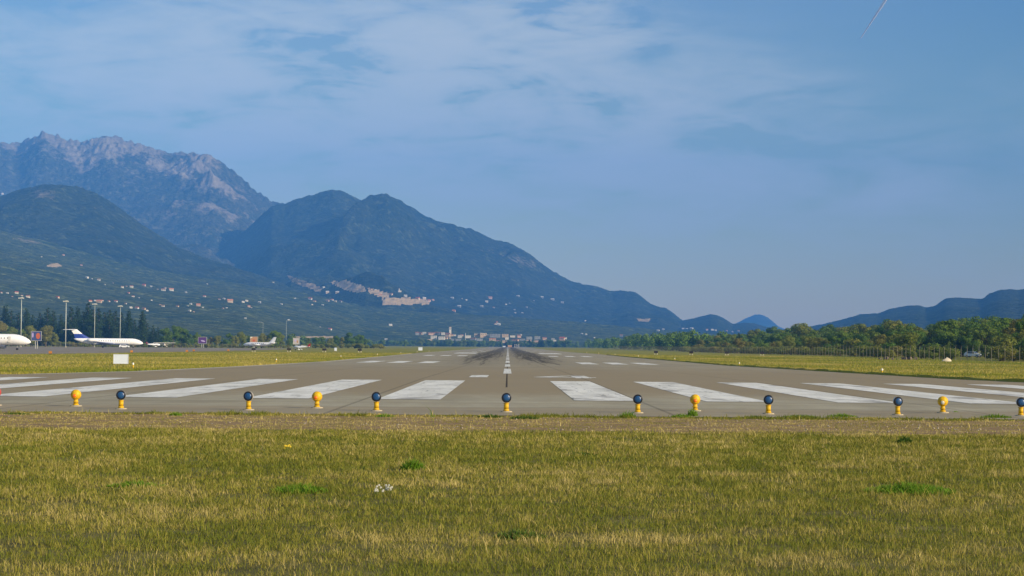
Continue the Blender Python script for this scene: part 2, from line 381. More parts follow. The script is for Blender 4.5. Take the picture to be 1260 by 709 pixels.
# ------------------------------------------------------------------ hills and mountains
def terrain_mat(name, forest, light, rock, bare):
    m, q, p = mat(name, 0.95, 0.05); L = m.node_tree.links
    t = q.n('ShaderNodeTexCoord').outputs['Object']
    big = q.noise(t, .004, 5, .6); mid = q.noise(t, .02, 5, .65); fine = q.noise(t, .055, 3, .7)
    c = q.ramp(q.m('ADD', q.m('MULTIPLY', big, .5), q.m('MULTIPLY', mid, .5)), [(0.38, forest), (0.62, light)])
    fine2 = q.noise(t, .11, 2, .7)
    c = q.mix(q.ramp(q.m('ADD', q.m('MULTIPLY', fine, .6), q.m('MULTIPLY', fine2, .4)), [(0.40, .60), (0.58, 0.0)]), c, tuple(k*.30 for k in forest))
    c = q.mix(q.ramp(q.noise(t, .035, 4, .75), [(0.54, 0.0), (0.64, .75)]), c, tuple(k*1.9 for k in light))
    ra = q.n('ShaderNodeAttribute', attribute_name='rock').outputs['Fac']; ba = q.n('ShaderNodeAttribute', attribute_name='bare').outputs['Fac']
    rr = q.m('ADD', ra, q.m('MULTIPLY', q.m('SUBTRACT', q.noise(t, .03, 5, .75), .5), 1.1))
    rc = q.ramp(q.noise(t, .04, 5, .7), [(0.3, tuple(k*.6 for k in rock)), (0.7, tuple(k*1.15 for k in rock))])
    c = q.mix(q.n('ShaderNodeMapRange', {0: rr, 1: .42, 2: .62, 3: 0, 4: 1}).outputs[0], c, rc)
    bb = q.m('ADD', ba, q.m('MULTIPLY', q.m('SUBTRACT', q.noise(t, .03, 4, .6), .5), .35))
    c = q.mix(q.n('ShaderNodeMapRange', {0: bb, 1: .45, 2: .6, 3: 0, 4: 1}).outputs[0], c, bare)
    L.new(c, p.inputs['Base Color'])
    L.new(q.n('ShaderNodeBump', {'Height': q.m('ADD', fine, mid), 'Strength': 0.8, 'Distance': 12.0}).outputs[0], p.inputs['Normal'])
    return m
BARE_POLYS = [([(352, 338), (372, 344), (398, 353), (394, 361), (378, 355), (358, 347)], .52),
              ([(404, 347), (425, 345), (448, 352), (450, 358), (440, 361), (424, 357)], .95),
              ([(451, 353), (482, 360), (478, 368), (470, 367), (453, 360)], .66),
              ([(470, 368), (496, 366), (532, 369), (528, 374.5), (471, 376)], .9),
              ([(57, 326), (70, 323.5), (77, 327), (70, 329), (58, 329)], .75),
              ([(783, 392), (802, 392), (800, 396), (785, 396)], .6), ([(355, 413.5), (410, 413.5), (410, 416), (355, 416)], .62)]
def inpoly(px, py, poly):
    ins = np.zeros(px.shape, bool); n = len(poly)
    for i in range(n):
        x0, y0 = poly[i]; x1, y1 = poly[(i+1) % n]
        if y0 == y1: continue
        c = ((y0 > py) != (y1 > py)) & (px < (x1-x0)*(py-y0)/(y1-y0)+x0); ins ^= c
    return ins
MT = np.array(M3.transposed())                       # world -> camera
def proj(X, Y, Z):
    P = np.stack([X, Y, Z-H], -1) @ MT.T
    return CX+F*P[..., 0]/(-P[..., 2]), CY-F*P[..., 1]/(-P[..., 2])
FIELDS = []
def mountain(name, sky_pts, D, foot, m, label, noise_amp=.10, power=1.0, step=1.3, nrow=170, seed=1, rugged=.35, rocky=None, back=1.35, jag=.0006, ysc=.7):
    pts = [(lambda d: (d.x/d.y, d.z/d.y))(ray(u, v)) for u, v in sky_pts]
    aa = np.array([k[0] for k in pts]); ss = np.array([k[1] for k in pts])
    a = np.arange(aa[0], aa[-1], step/F); s = np.interp(a, aa, ss)
    k = np.hanning(7); k /= k.sum(); s = np.convolve(np.pad(s, 3, 'edge'), k, 'valid')
    uu = VU+a*F
    Dc = np.interp(uu, *zip(*D)); Fo = np.interp(uu, *zip(*foot))
    tt = np.concatenate([np.linspace(0, 1, nrow)**.9, 1+np.linspace(0.02, 1, 26)**1.4*(back-1)])
    Y = Fo[None, :]+(Dc-Fo)[None, :]*np.minimum(tt, 1)[:, None]+(Dc*np.maximum(tt-1, 0)[:, None])
    X = a[None, :]*Y; Hc = np.maximum(s*Dc, 5)
    t1 = np.minimum(tt, 1)[:, None]; tb = np.clip((tt-1)/(back-1), 0, 1)[:, None]
    base = (t1**power)*(1-tb**1.2*.9)
    sc = 1/900.
    wx = X+260*(fbm(X*sc*1.5, Y*sc*1.5, 3, seed+50)-.5); wy = Y+260*(fbm(X*sc*1.5+9, Y*sc*1.5, 3, seed+60)-.5)
    rg = ridged(wx*sc, wy*sc*ysc, 6, seed, .55); fb = fbm(X/500, Y/500*ysc*1.6, 6, seed+20, .58)
    nz = rugged*(rg-.42)+(1-rugged)*(fb-.5)
    env = np.sin(np.clip(t1, 0, 1)*math.pi*.82)**.8*(1-tb)+.35*tb
    z = Hc[None, :]*(base+noise_amp*2.2*nz*env)
    z += (fbm(X/90, Y/90, 4, seed+5, .6)-.5)*Hc[None, :]*.022*np.minimum(t1*4, 1)*rugged*2
    el_ = (z-H)/Y; mx = el_.max(0); ratio = s/mx
    kk = np.hanning(17); kk /= kk.sum(); ratio = np.convolve(np.pad(ratio, 8, 'edge'), kk, 'valid')
    z = z*(1+(ratio[None, :]-1)*t1**2.5)+jag*2*(vnoise(X/14, Y/22, seed)-.5)*Y*(t1**2)
    z = z-6*(1-np.minimum(t1*12, 1))
    u, v = proj(X, Y, z); U0 = u
    rock = np.zeros_like(z)
    if rocky is not None: rock = rocky(u, v, X, Y, z, rg)
    bare = np.zeros_like(z)
    for poly, w in BARE_POLYS:
        bare = np.maximum(bare, inpoly(u+2.5*(fbm(u/4, v/2, 2, 3)-.5), v+1.2*(fbm(u/5, v/2, 2, 8)-.5), poly)*w)
    nr, nc = z.shape
    idx = np.arange(nr*nc).reshape(nr, nc)
    Fq = np.stack([idx[:-1, :-1], idx[:-1, 1:], idx[1:, 1:], idx[1:, :-1]], -1).reshape(-1, 4)
    o = np_mesh(name, np.stack([X, Y, z], -1).reshape(-1, 3), Fq, m, smooth=True, attrs={'rock': rock.ravel(), 'bare': bare.ravel()})
    tag(o, label, 'mountain' if 'mountain' in name else 'hill', kind='structure')
    FIELDS.append((a, Y, z, nrow))
    return o
def hit(u, v):
    """first terrain point seen in direction (u, v)"""
    best = None; d = ray(u, v); a0, s0 = d.x/d.y, d.z/d.y
    for a, Y, z, nr in FIELDS:
        if a0 < a[0] or a0 > a[-1]: continue
        i = int(round((a0-a[0])/(a[1]-a[0]))); i = min(max(i, 0), len(a)-1)
        e = (z[:nr, i]-H)/Y[:nr, i]; w = np.nonzero(e >= s0)[0]
        if len(w) and (best is None or Y[w[0], i] < best[1]): best = (a0*Y[w[0], i], Y[w[0], i], z[w[0], i])
    return best
forest, light = (0.016, 0.028, 0.015), (0.044, 0.055, 0.027)
m_massif = terrain_mat('rocky_massif', (0.030, 0.042, 0.028), (0.075, 0.075, 0.048), (0.26, 0.225, 0.18), (0.30, 0.25, 0.19))
m_wood = terrain_mat('wooded_mountain', forest, light, (0.27, 0.24, 0.19), (0.44, 0.33, 0.20))
m_low = terrain_mat('lower_slopes', (0.032, 0.056, 0.018), (0.095, 0.110, 0.036), (0.26, 0.23, 0.17), (0.44, 0.33, 0.20))
A_sky = [(-140, 186), (-80, 180), (0, 176), (25, 176.6), (37, 170), (53, 162.7), (70, 166.7), (87, 172.7), (103, 175), (117, 170), (140, 167.7), (160, 174), (187, 182.7), (207, 187.7), (240, 189.3),
         (260, 190.7), (267, 196.7), (290, 213), (317, 236.7), (337, 249.3), (352, 253), (400, 285), (470, 330), (520, 360)]
def rA(u, v, X, Y, z, rg):  # rock above, scrub in the gullies
    cap = np.interp(u, [-150, 0, 120, 250, 300, 345, 360], [255, 250, 262, 285, 275, 262, 250])
    return np.clip(.54+(cap-v)/210+(rg-.45)*1.3+(fbm(X/160, Y/260, 4, 91)-.5)*1.2-np.clip((v-278)/14, 0, 1)*.6, 0, .75)
mountain('rocky_mountain', A_sky, [(-200, 7700), (520, 7700)], [(-200, 5000), (520, 5400)], m_massif, 'bare grey rock mountain with jagged crest at the far left', .19, .85, 1.1, 260, 3, .85, rA, jag=.0010, ysc=1.3)
B1 = [(230, 345), (270, 310), (300, 285), (325, 262), (335, 253), (350, 251), (364, 245), (385, 239.7), (409, 233), (420, 235), (444, 246), (480, 268), (520, 290), (580, 320)]
def rB(u, v, X, Y, z, rg):
    k = np.exp(-((u-395)/40)**2-((v-285)/22)**2)*.34+np.exp(-((u-600)/55)**2-((v-308)/22)**2)*.40+np.exp(-((u-650)/30)**2-((v-325)/12)**2)*.42
    return np.clip(k+(rg-.5)*.25, 0, .7)
mountain('twin_peak_mountain', B1, [(200, 6450), (600, 6450)], [(200, 4500), (600, 4500)], m_wood, 'wooded blue mountain with a rounded summit just right of the rocky crest', .21, .9, 1.2, 190, 12, .8, rB, jag=.0003)
B2 = [(300, 345), (330, 322), (360, 306), (395, 288), (425, 264), (444, 249), (451, 246.6), (475.5, 242), (489.5, 245.6), (517.5, 264), (538, 273), (559, 278.8), (580, 281.6), (604.7, 293.8), (629, 300), (650, 311), (674.6, 330.5),
      (702.5, 346), (715, 349.5), (732.5, 352), (753.5, 358.7), (767.4, 357.3), (781.4, 359.6), (792, 367.5), (802, 375), (823, 381.5), (839, 394), (865, 408), (900, 420)]
mountain('long_ridge_mountain', B2, [(200, 6300), (900, 6800)], [(200, 4000), (450, 3600), (900, 4600)], m_wood, 'long wooded mountain ridge falling to the right behind the runway', .24, .95, 1.2, 220, 24, .85, rB, jag=.0004)
C = [(-140, 262), (-60, 255), (0, 241.7), (20, 235), (50, 227.3), (77, 227.3), (100, 231), (117, 237), (143, 253), (173, 275), (200, 291.7), (217, 303), (250, 316.7), (283, 326.7), (340, 346), (400, 362), (450, 382), (500, 400)]
def rC(u, v, X, Y, z, rg): return np.clip(np.exp(-((u-50)/28)**2-((v-240)/12)**2)*.5+np.exp(-((u-120)/20)**2-((v-255)/8)**2)*.35+(rg-.5)*.2, 0, .7)
mountain('dark_wooded_mountain', C, [(-200, 4700), (500, 4700)], [(-200, 2900), (500, 3300)], m_wood, 'dark rounded wooded mountain in front of the rocky crest at left', .22, .8, 1.2, 200, 33, .8, rC, jag=.0004)
E2 = [(880, 412), (890, 406), (903, 399.5), (915, 393), (930, 387), (937, 387), (946, 391.5), (958, 402), (975, 409), (990, 414)]
mountain('pale_cone_hill', E2, [(800, 12000), (1000, 12000)], [(800, 10500), (1000, 10500)], m_wood, 'pale cone-shaped hill, the farthest of the small hills right of centre', .06, .9, 1.3, 60, 41, .4, jag=.0001)
E1 = [(790, 410), (820, 400), (840, 394.5), (852.7, 392), (874, 386.7), (883, 388), (891, 392), (901, 398.5), (918.7, 397.3), (929, 398.2), (941.6, 402), (954, 406), (985, 412), (1010, 416)]
mountain('small_twin_hill', E1, [(700, 6200), (1000, 6200)], [(700, 4400), (1000, 4400)], m_wood, 'small wooded hill with white houses at its foot, right of the long ridge', .12, .9, 1.3, 90, 45, .6, jag=.0001)
Fp = [(930, 412), (960, 408), (996, 402), (1014, 398.6), (1040, 392.5), (1057.5, 387), (1080, 385.5), (1096, 380), (1118.7, 375.9), (1131, 375.5), (1139.7, 378.5), (1150, 376.4), (1162.4, 368), (1169.4, 366.2), (1188.7, 366.8),
      (1209.6, 367.6), (1216.6, 361.9), (1228.9, 357), (1242.9, 355.7), (1253, 357), (1290, 350), (1400, 342)]
mountain('right_hand_hill', Fp, [(900, 5200), (1400, 4600)], [(900, 3400), (1400, 2600)], m_wood, 'stepped dark blue hill range rising behind the wood at right', .14, .9, 1.3, 120, 52, .7, jag=.0002)
Gs = [(-140, 262), (-60, 272), (0, 284), (60, 298), (130, 318), (200, 334), (300, 350), (380, 362), (450, 377), (520, 384), (600, 388), (700, 396), (780, 403), (850, 409), (930, 414), (1050, 418)]
def rG(u, v, X, Y, z, rg): return np.clip(np.exp(-((u-20)/70)**2-((v-295)/16)**2)*.42+(fbm(X/60, Y/60, 3, 9)-.55)*.6, 0, .6)
mountain('foothill_slope', Gs, [(-200, 3800), (1050, 4300)], [(-200, 1300), (300, 1500), (450, 2300), (600, 2750), (1050, 3000)], m_low, 'gentle scrubby foothill slope dotted with houses, from far left to centre', .10, 1.25, 1.2, 260, 61, .6, rG, jag=.0003)

# ------------------------------------------------------------------ foreground grass
def grass_mat(name, green, olive, straw):
    m, q, p = mat(name, 0.75, 0.15); L = m.node_tree.links
    a = q.n('ShaderNodeAttribute', attribute_name='dry').outputs['Fac']; r = q.n('ShaderNodeAttribute', attribute_name='rnd').outputs['Fac']
    c = q.ramp(a, [(0.0, green), (0.45, olive), (0.75, straw), (1.0, tuple(min(1, k*1.25) for k in straw))])
    c = q.mix(q.m('MULTIPLY', r, .5), c, tuple(k*.5 for k in olive))
    L.new(c, p.inputs['Base Color'])
    tr = q.n('ShaderNodeBsdfTranslucent', {'Color': c}); mx = q.n('ShaderNodeMixShader', {0: .35, 1: p.outputs[0], 2: tr.outputs[0]})
    L.new(mx.outputs[0], m.node_tree.nodes['Material Output'].inputs[0])
    return m
def blades(name, X, Y, h, w, dry, rnd, m, lean=1.0, simple_=False, label=None, cat='grass', parent=None):
    n = len(X); th = rng.uniform(0, 2*math.pi, n); la = rng.uniform(0, 2*math.pi, n)+0; ln = h*rng.uniform(.1, lean, n)**1.3
    z = gnd(X, Y); P = np.stack([X, Y, z-.01], -1)
    side = np.stack([np.cos(th), np.sin(th), th*0], -1)*(w/2)[:, None]
    dl = np.stack([np.cos(la), np.sin(la), la*0], -1)*ln[:, None]
    tip = P+dl+np.stack([0*h, 0*h, h], -1)
    idx = np.arange(n)
    if simple_:
        V = np.stack([P-side, P+side, tip], 1).reshape(-1, 3); Fq = (idx[:, None]*3+np.array([[0, 1, 2]])); k = 3
        return np_mesh(name, V, Fq, m, parent, attrs={'dry': np.repeat(dry, k), 'rnd': np.repeat(rnd, k)})
    mid = P+dl*.32+np.stack([0*h, 0*h, h*.58], -1)
    V = np.stack([P-side, P+side, mid+side*.75, mid-side*.75, tip], 1).reshape(-1, 3)
    F4 = idx[:, None]*5+np.array([[0, 1, 2, 3]]); F3 = idx[:, None]*5+np.array([[3, 2, 4]]); k = 5
    return np_mesh(name, V, [F4, F3], m, parent, attrs={'dry': np.repeat(dry, k), 'rnd': np.repeat(rnd, k)})
m_grass = grass_mat('grass_blades', (0.175, 0.215, 0.026), (0.38, 0.345, 0.062), (0.56, 0.46, 0.18))
m_verge = grass_mat('verge_blades', (0.16, 0.23, 0.02), (0.38, 0.36, 0.045), (0.58, 0.46, 0.14))
# density falls with distance as the blades of one tuft merge
N = 980000
Yg = 9.0+rng.uniform(0, 1, N)**.92*(38.3-9.0)
Xg = rng.uniform(-.37, .37, N)*(Yg+2)
big = fbm(Xg/2.4+40, Yg/1.5+40, 4, 5); sm = fbm(Xg/.5, Yg/.35, 3, 15); patch = fbm(Xg/1.0+9, Yg/.7+5, 3, 77)
band = np.clip((Yg+1.6*(fbm(Xg/1.2, Yg/.6, 3, 31)-.5)-29.6)/1.6, 0, 1)*np.clip((37.2-Yg+.5*(vnoise(Xg/.6, Yg, 2)-.5))/.8, 0, 1)
bare = np.clip((.42-sm)*8, 0, 1)*.85
rag = np.clip((Yg-37.2-1.5*(fbm(Xg/.9+3, Yg*0+2, 4, 57)-.38))*4, 0, 1)
keep = rng.uniform(0, 1, N) > np.clip(bare*.8+band*.66+rag*1.2, 0, 1)
tuft = fbm(Xg/.16, Yg/.14, 2, 19)
dry = .24+(big-.5)*.75+(patch-.5)*.8+(tuft-.5)*1.0+rng.normal(0, .20, N)+band*(.45+.8*(patch-.5))
edge = np.clip((Yg-36.4)/.5, 0, 1)*np.clip((vnoise(Xg/1.1, Yg*0, 8)-.35)*4+Xg*.06, 0, 1); dry -= edge*.7
hh = (.022+.050*rng.uniform(0, 1, N)**1.5)*(.55+1.1*(tuft-.2))*(1-band*.55)*(1+edge*.5)+(rng.uniform(0, 1, N) > .993)*.09
hh = np.clip(hh, .02, .25); ww = np.maximum(.0042, .0042*Yg/11)*rng.uniform(.7, 1.6, N)
k = keep
grass = blades('meadow_grass', Xg[k], Yg[k], hh[k], ww[k], np.clip(dry, 0, 1)[k], rng.uniform(0, 1, N)[k], m_grass)
tag(grass, 'rough dry and green grass in the foreground before the runway', 'grass', kind='stuff')
# rough grass of the verges on both sides of the runway
N = 260000
Yv = 70+rng.uniform(0, 1, N)**1.5*360; side = np.where(rng.uniform(0, 1, N) < .5, -1, 1)
off = rng.uniform(0, 1, N)**1.6*75
lx = np.array([Lx(y) for y in np.linspace(60, 450, 400)]); lxv = np.interp(Yv, np.linspace(60, 450, 400), lx)
rx = np.array([Rx(y) for y in np.linspace(60, 450, 400)]); rxv = np.interp(Yv, np.linspace(60, 450, 400), rx)
Xv = np.where(side < 0, lxv-.12-off, rxv+.05+off)
k = (np.abs(Xv/Yv) < .36) & (Xv < 81) & (Xv > -83); Xv, Yv, off, side = Xv[k], Yv[k], off[k], side[k]; n = len(Xv)
dr = .46+(fbm(Xv/9, Yv/16, 4, 3)-.5)*1.5+rng.normal(0, .16, n)-np.where((side > 0) & (off > 45), .25, 0)
hv = (.07+.09*rng.uniform(0, 1, n))*(.8+.6*fbm(Xv/3, Yv/5, 3, 6))+np.where((off < 1.2) & (side > 0), .05, 0)
verge = blades('verge_grass', Xv, Yv, hv, (.022+Yv*.00016)*rng.uniform(.7, 1.5, n), np.clip(dr, 0, 1), rng.uniform(0, 1, n), m_verge, simple_=True)
tag(verge, 'taller yellow-green grass on the verges either side of the runway', 'grass', kind='stuff')
# gravel
N = 1500; Xs = rng.uniform(-12, 14, N)+0; Ys = 31.0+rng.uniform(0, 1, N)*5.8; kk = rng.uniform(0, 1, N) < np.clip((vnoise(Xs/1.5, Ys/.5, 4)-.35)*2+(Xs-1)*.05, .02, 1)
Xs, Ys = Xs[kk], Ys[kk]; n = len(Xs); rr = rng.uniform(.006, .028, n); o8 = np.array([(1, 0, 0), (0, 1, 0), (-1, 0, 0), (0, -1, 0), (0, 0, .7), (0, 0, -.4)], float)
V = (np.stack([Xs, Ys, gnd(Xs, Ys)+rr*.3], -1)[:, None, :]+(o8[None]*rr[:, None, None]*rng.uniform(.6, 1.3, (n, 6, 1)))).reshape(-1, 3)
fc = np.array([(0, 1, 4), (1, 2, 4), (2, 3, 4), (3, 0, 4), (1, 0, 5), (2, 1, 5), (3, 2, 5), (0, 3, 5)]); Fq = (np.arange(n)[:, None, None]*6+fc[None]).reshape(-1, 3)
tag(np_mesh('gravel', V, Fq, simple('pale_stone', (0.36, 0.31, 0.25), .9, vary=.4, vscale=9)), 'small pale stones scattered on the bare strip beside the pavement', 'gravel', kind='stuff')
# single weeds and flowers
m_weed = grass_mat('weed_leaves', (0.13, 0.30, 0.02), (0.20, 0.34, 0.03), (0.30, 0.36, 0.06))
m_weed_dark = grass_mat('dark_weed_leaves', (0.07, 0.15, 0.02), (0.10, 0.19, 0.03), (0.20, 0.22, 0.06))
def gy(u, v):
    d = ray(u, v); return H/(-d.z)*d.y
def weed(u, v, rx_, ry_, h, n, m, label, group, w=.014, name='weed_clump'):
    Y = gy(u, v); X = X_at(u, Y, v); r = np.sqrt(rng.uniform(0, 1, n)); a = rng.uniform(0, 2*math.pi, n)
    px = r*np.cos(a)*rx_; py = r*np.sin(a)*ry_; hx = h*(1-.6*r)*rng.uniform(.5, 1.1, n)
    o = blades(name, px+X, py+Y, hx, np.full(n, w)*rng.uniform(.7, 1.5, n), np.clip(rng.normal(.3, .25, n), 0, 1), rng.uniform(0, 1, n), m, lean=.9)
    o.data.transform(Matrix.Translation((-X, -Y, -float(gnd(X, Y))))); o.location = (X, Y, float(gnd(X, Y)))
    return tag(o, label, 'weed', group)
WG = 'green weed mats in the meadow'
weed(1120, 607, .46, .30, .15, 1500, m_weed, 'widest bright green weed mat in the grass, at right', WG)
weed(370, 606, .27, .2, .13, 700, m_weed, 'bright green weed mat in the grass left of the white flowers', WG)
weed(168, 599, .30, .18, .09, 500, m_weed, 'thin green weed mat in the grass at far left', WG)
weed(508, 579, .13, .12, .19, 520, m_weed, 'upright green weed standing in the grass left of centre', WG)
weed(712, 560, .25, .2, .07, 600, m_weed_dark, 'dark green weed patch in the grass just right of centre', WG)
weed(640, 662, .2, .14, .10, 300, m_weed_dark, 'dark green weed nearest to the camera, below centre', WG)
weed(1113, 545, .12, .1, .16, 160, m_weed_dark, 'bluish dark weed on the dry strip at right', WG, .02)
PG = 'weeds along the pavement edge'
for i, (u, v, rx_, h, dk, lab) in enumerate([(1035, 513.5, .35, .13, 0, 'longest low green weed tuft at the pavement edge, right of the fifth blue lamp'), (985, 514, .40, .10, 0, 'low green weed tuft at the pavement edge just right of a blue lamp'),
        (930, 514.5, .25, .09, 1, 'dark weed tuft at the pavement edge below the blue lamp right of the striped bars'), (852, 512.5, .12, .26, 0, 'tall thin weed growing in front of the yellow lamp right of centre'), (838, 513.5, .22, .12, 0, 'short weed tuft left of the yellow lamp right of centre'),
        (772, 514, .18, .20, 0, 'tall feathery weed just left of the blue lamp right of centre'), (645, 515.5, .30, .12, 1, 'weed tuft at the pavement edge right of the middle blue lamp'), (603, 514, .25, .12, 1, 'dark weed tuft at the pavement edge left of the middle blue lamp'),
        (532, 513.5, .06, .30, 0, 'single thin yellow-green stalk at the pavement edge left of the middle lamp'), (474, 513, .22, .10, 0, 'weed tuft at the pavement edge below the blue lamp left of centre'), (1176, 507.5, .08, .06, 0, 'small weed in a pavement crack right of the last yellow lamp'),
        (1225, 514.5, .35, .14, 0, 'green weed tuft at the pavement edge by the right border'), (216, 511.5, .14, .12, 0, 'pale weed tuft at the pavement edge left of the second blue lamp'), (20, 510, .3, .07, 1, 'dark low weed at the pavement edge at far left')]):
    weed(u, v, rx_, .12, h, (9 if 'stalk' in lab else int(260*max(.3, rx_/.25))), m_weed_dark if dk else m_weed, lab, PG, .016)
m_petal = simple('white_petals', (0.55, 0.55, 0.47), .7); m_petal_y = simple('yellow_petals', (0.75, 0.55, 0.04), .7)
def flowers(u, v, r, n, m, label, pr=.010):
    Y = gy(u, v); X = X_at(u, Y, v); fl = empty('flower_clump', (X, Y, 0), 0, label, 'flower')
    for _ in range(n):
        x, y, z = random.uniform(-r, r), random.uniform(-.06, .06), random.uniform(.05, .11); a = MB()
        a.disc((x, y, z+.002), pr*.45, (0, -.5, .8), 6)
        for k in range(5):
            t = k*1.257; a.disc((x+pr*.6*math.cos(t), y+pr*.3*math.sin(t), z+pr*.6*math.sin(t)), pr*.62, (math.cos(t)*.3, -.7, .7), 6)
        h = a.build('flower_head', m, fl); MB().tube((x, y, 0), (x, y, z), .002, .0015, 4).build('stem', m_weed_dark, h)
flowers(473, 611, .095, 22, m_petal, 'small clump of white wildflowers in the grass left of centre')
flowers(354, 557, .04, 7, m_petal_y, 'tiny yellow wildflowers in the grass at left', .012)

# ------------------------------------------------------------------ lamps at the runway end
m_yel = simple('yellow_enamel', (0.66, 0.40, 0.010), .55, .35, vary=.30, vscale=16); m_blackr = simple('black_rim', (0.012, 0.014, 0.02), .4)
m_blue = simple('blue_lens_glass', (0.002, 0.06, 0.20), .38, .8, vary=.2, vscale=20); m_orl = simple('orange_lens_glass', (0.80, 0.16, 0.01), .25, .7)
m_redl = simple('red_lens_glass', (0.55, 0.05, 0.02), .3, .6); m_conc = simple('lamp_base_concrete', (0.40, 0.35, 0.25), .9, vary=.2, vscale=15); m_chrome = simple('pale_rim', (0.5, 0.46, 0.40), .4)
m_greyg = simple('pale_lens_glass', (0.6, 0.6, 0.52), .25, .7)
def blue_lamp(rz):
    r = empty('threshold_lamp', (0, 0, 0))
    MB().tube((0, 0, 0), (0, 0, .025), .145, .13, 20).build('base_plate', m_conc, r)
    b = MB(); b.tube((0, 0, .03), (0, 0, .07), .075, .06, 16).tube((0, 0, .07), (0, 0, .20), .058, .055, 16).tube((0, 0, .20), (0, 0, .215), .07, .07, 16)
    b.build('post', m_yel, r, True)
    h = MB().loft([(-.055, 0, .335, .105, .105), (-.04, 0, .335, .116, .116), (.03, 0, .335, .112, .112), (.09, 0, .335, .08, .08), (.12, 0, .335, .03, .03)], 24, 'Y')
    ho = h.build('housing', m_chrome, r, True)
    MB().loft([(-.075, 0, .335, .098, .098), (-.062, 0, .335, .112, .112), (-.045, 0, .335, .116, .116)], 24, 'Y').build('rim', m_blackr, ho, True)
    MB().disc((0, -.0755, .335), .080, (0, -1, 0), 24, .02).build('lens', m_blue, ho, True)
    return r
def yellow_lamp(lens):
    r = empty('approach_lamp', (0, 0, 0))
    MB().tube((0, 0, 0), (0, 0, .025), .15, .135, 20).build('base_plate', m_conc, r)
    b = MB(); b.tube((0, 0, .03), (0, 0, .06), .08, .06, 16).tube((0, 0, .06), (0, 0, .17), .055, .05, 16).tube((0, 0, .10), (0, 0, .115), .068, .068, 16)
    b.build('post', m_yel, r, True)
    secs = [(-.12*math.cos(t), 0, .275, .125*math.sin(t), .125*math.sin(t)) for t in np.linspace(.25, math.pi-.12, 12)]
    ho = MB().loft(secs, 24, 'Y').build('housing', m_yel, r, True)
    MB().loft([(-.129, -.015, .25, .052, .052), (-.09, -.015, .25, .058, .058)], 20, 'Y').build('rim', m_yel, ho, True)
    MB().disc((-.015, -.130, .25), .044, (0, -1, 0), 20, .018).build('lens', lens, ho, True)
    return r
ordw = ['first', 'second', 'third', 'fourth', 'fifth', 'sixth', 'seventh', 'eighth', 'ninth', 'tenth']
proto = blue_lamp(0)
side_txt = ['at far left beside a yellow lamp', 'over the striped bars left of a yellow lamp', 'before the bar left of centre', 'in line with the runway centreline', 'before the bar right of centre', 'right of the second bar on the right', 'left of the last yellow lamp', 'cut by the right border']
for i, u in enumerate([150.5, 307, 464, 623.5, 785, 945.5, 1104.5, 1256]):
    X = (u-VU)/F*39.6; loc = (X, 39.6, float(gnd(X, 39.6))+.008)
    lab = f'{ordw[i]} blue round lamp from left, {side_txt[i]}'
    rz = R(random.uniform(-7, 7))
    if i == 0:
        proto.location = loc; proto.rotation_euler.z = rz; proto.scale = (.93,)*3; tag(proto, lab, 'runway lamp', 'blue threshold lamps'); o = proto
    else: copy_tree(proto, loc, rz, (.93*random.uniform(.97, 1.03),)*3, lab, 'blue threshold lamps')
for i, (u, lens, txt) in enumerate([(95, m_orl, 'yellow ball lamp at far left, just left of the first blue lamp'), (391, m_orl, 'yellow ball lamp standing between the second and third blue lamps'),
        (855.5, m_orl, 'yellow ball lamp right of centre, behind a tall thin weed'), (1160, m_greyg, 'rightmost yellow ball lamp, with a pale small lens')]):
    y = yellow_lamp(lens); X = (u-VU)/F*41.2; y.location = (X, 41.2, .008); y.rotation_euler.z = R([4, -3, 2, -8][i]); y.scale = (.97,)*3
    tag(y, txt, 'runway lamp', 'yellow approach lamps')
y = yellow_lamp(m_redl); y.location = ((-4.5-VU)/F*41.2, 41.2, .008); y.scale = (1.12,)*3
tag(y, 'red and yellow ball lamp cut by the left border', 'runway lamp')
for c in y.children:
    if c.name.startswith('housing'): c.data.materials.clear(); c.data.materials.append(m_redl)

# small runway edge lamps
m_wl = simple('white_glass', (0.75, 0.72, 0.62), .2, .6)
def edge_lamp():
    r = empty('edge_lamp', (0, 0, 0)); MB().tube((0, 0, 0), (0, 0, .03), .12, .11, 12).build('base_plate', m_conc, r)
    MB().tube((0, 0, .03), (0, 0, .24), .05, .045, 10).build('post', m_yel, r, True)
    MB().tube((0, 0, .24), (0, 0, .30), .06, .07, 12).disc((0, 0, .30), .07, (0, 0, 1), 12, .10).build('glass', m_wl, r, True)
    return r
ep = edge_lamp(); first = True; ml = mr = 0
for Y in (115, 186, 258, 330, 402, 474, 546):
    for s in (-1, 1):
        X = s*24.2
        if s < 0: ml += 1; lab = f'small yellow runway edge lamp in the left verge, {ordw[ml-1]} nearest of its row'
        else: mr += 1; lab = f'small yellow runway edge lamp in the right verge, {ordw[mr-1]} nearest of its row'
        loc = G(X, Y)
        if first: ep.location = loc; tag(ep, lab, 'runway lamp', 'runway edge lamps'); first = False
        else: copy_tree(ep, loc, 0, None, lab, 'runway edge lamps')
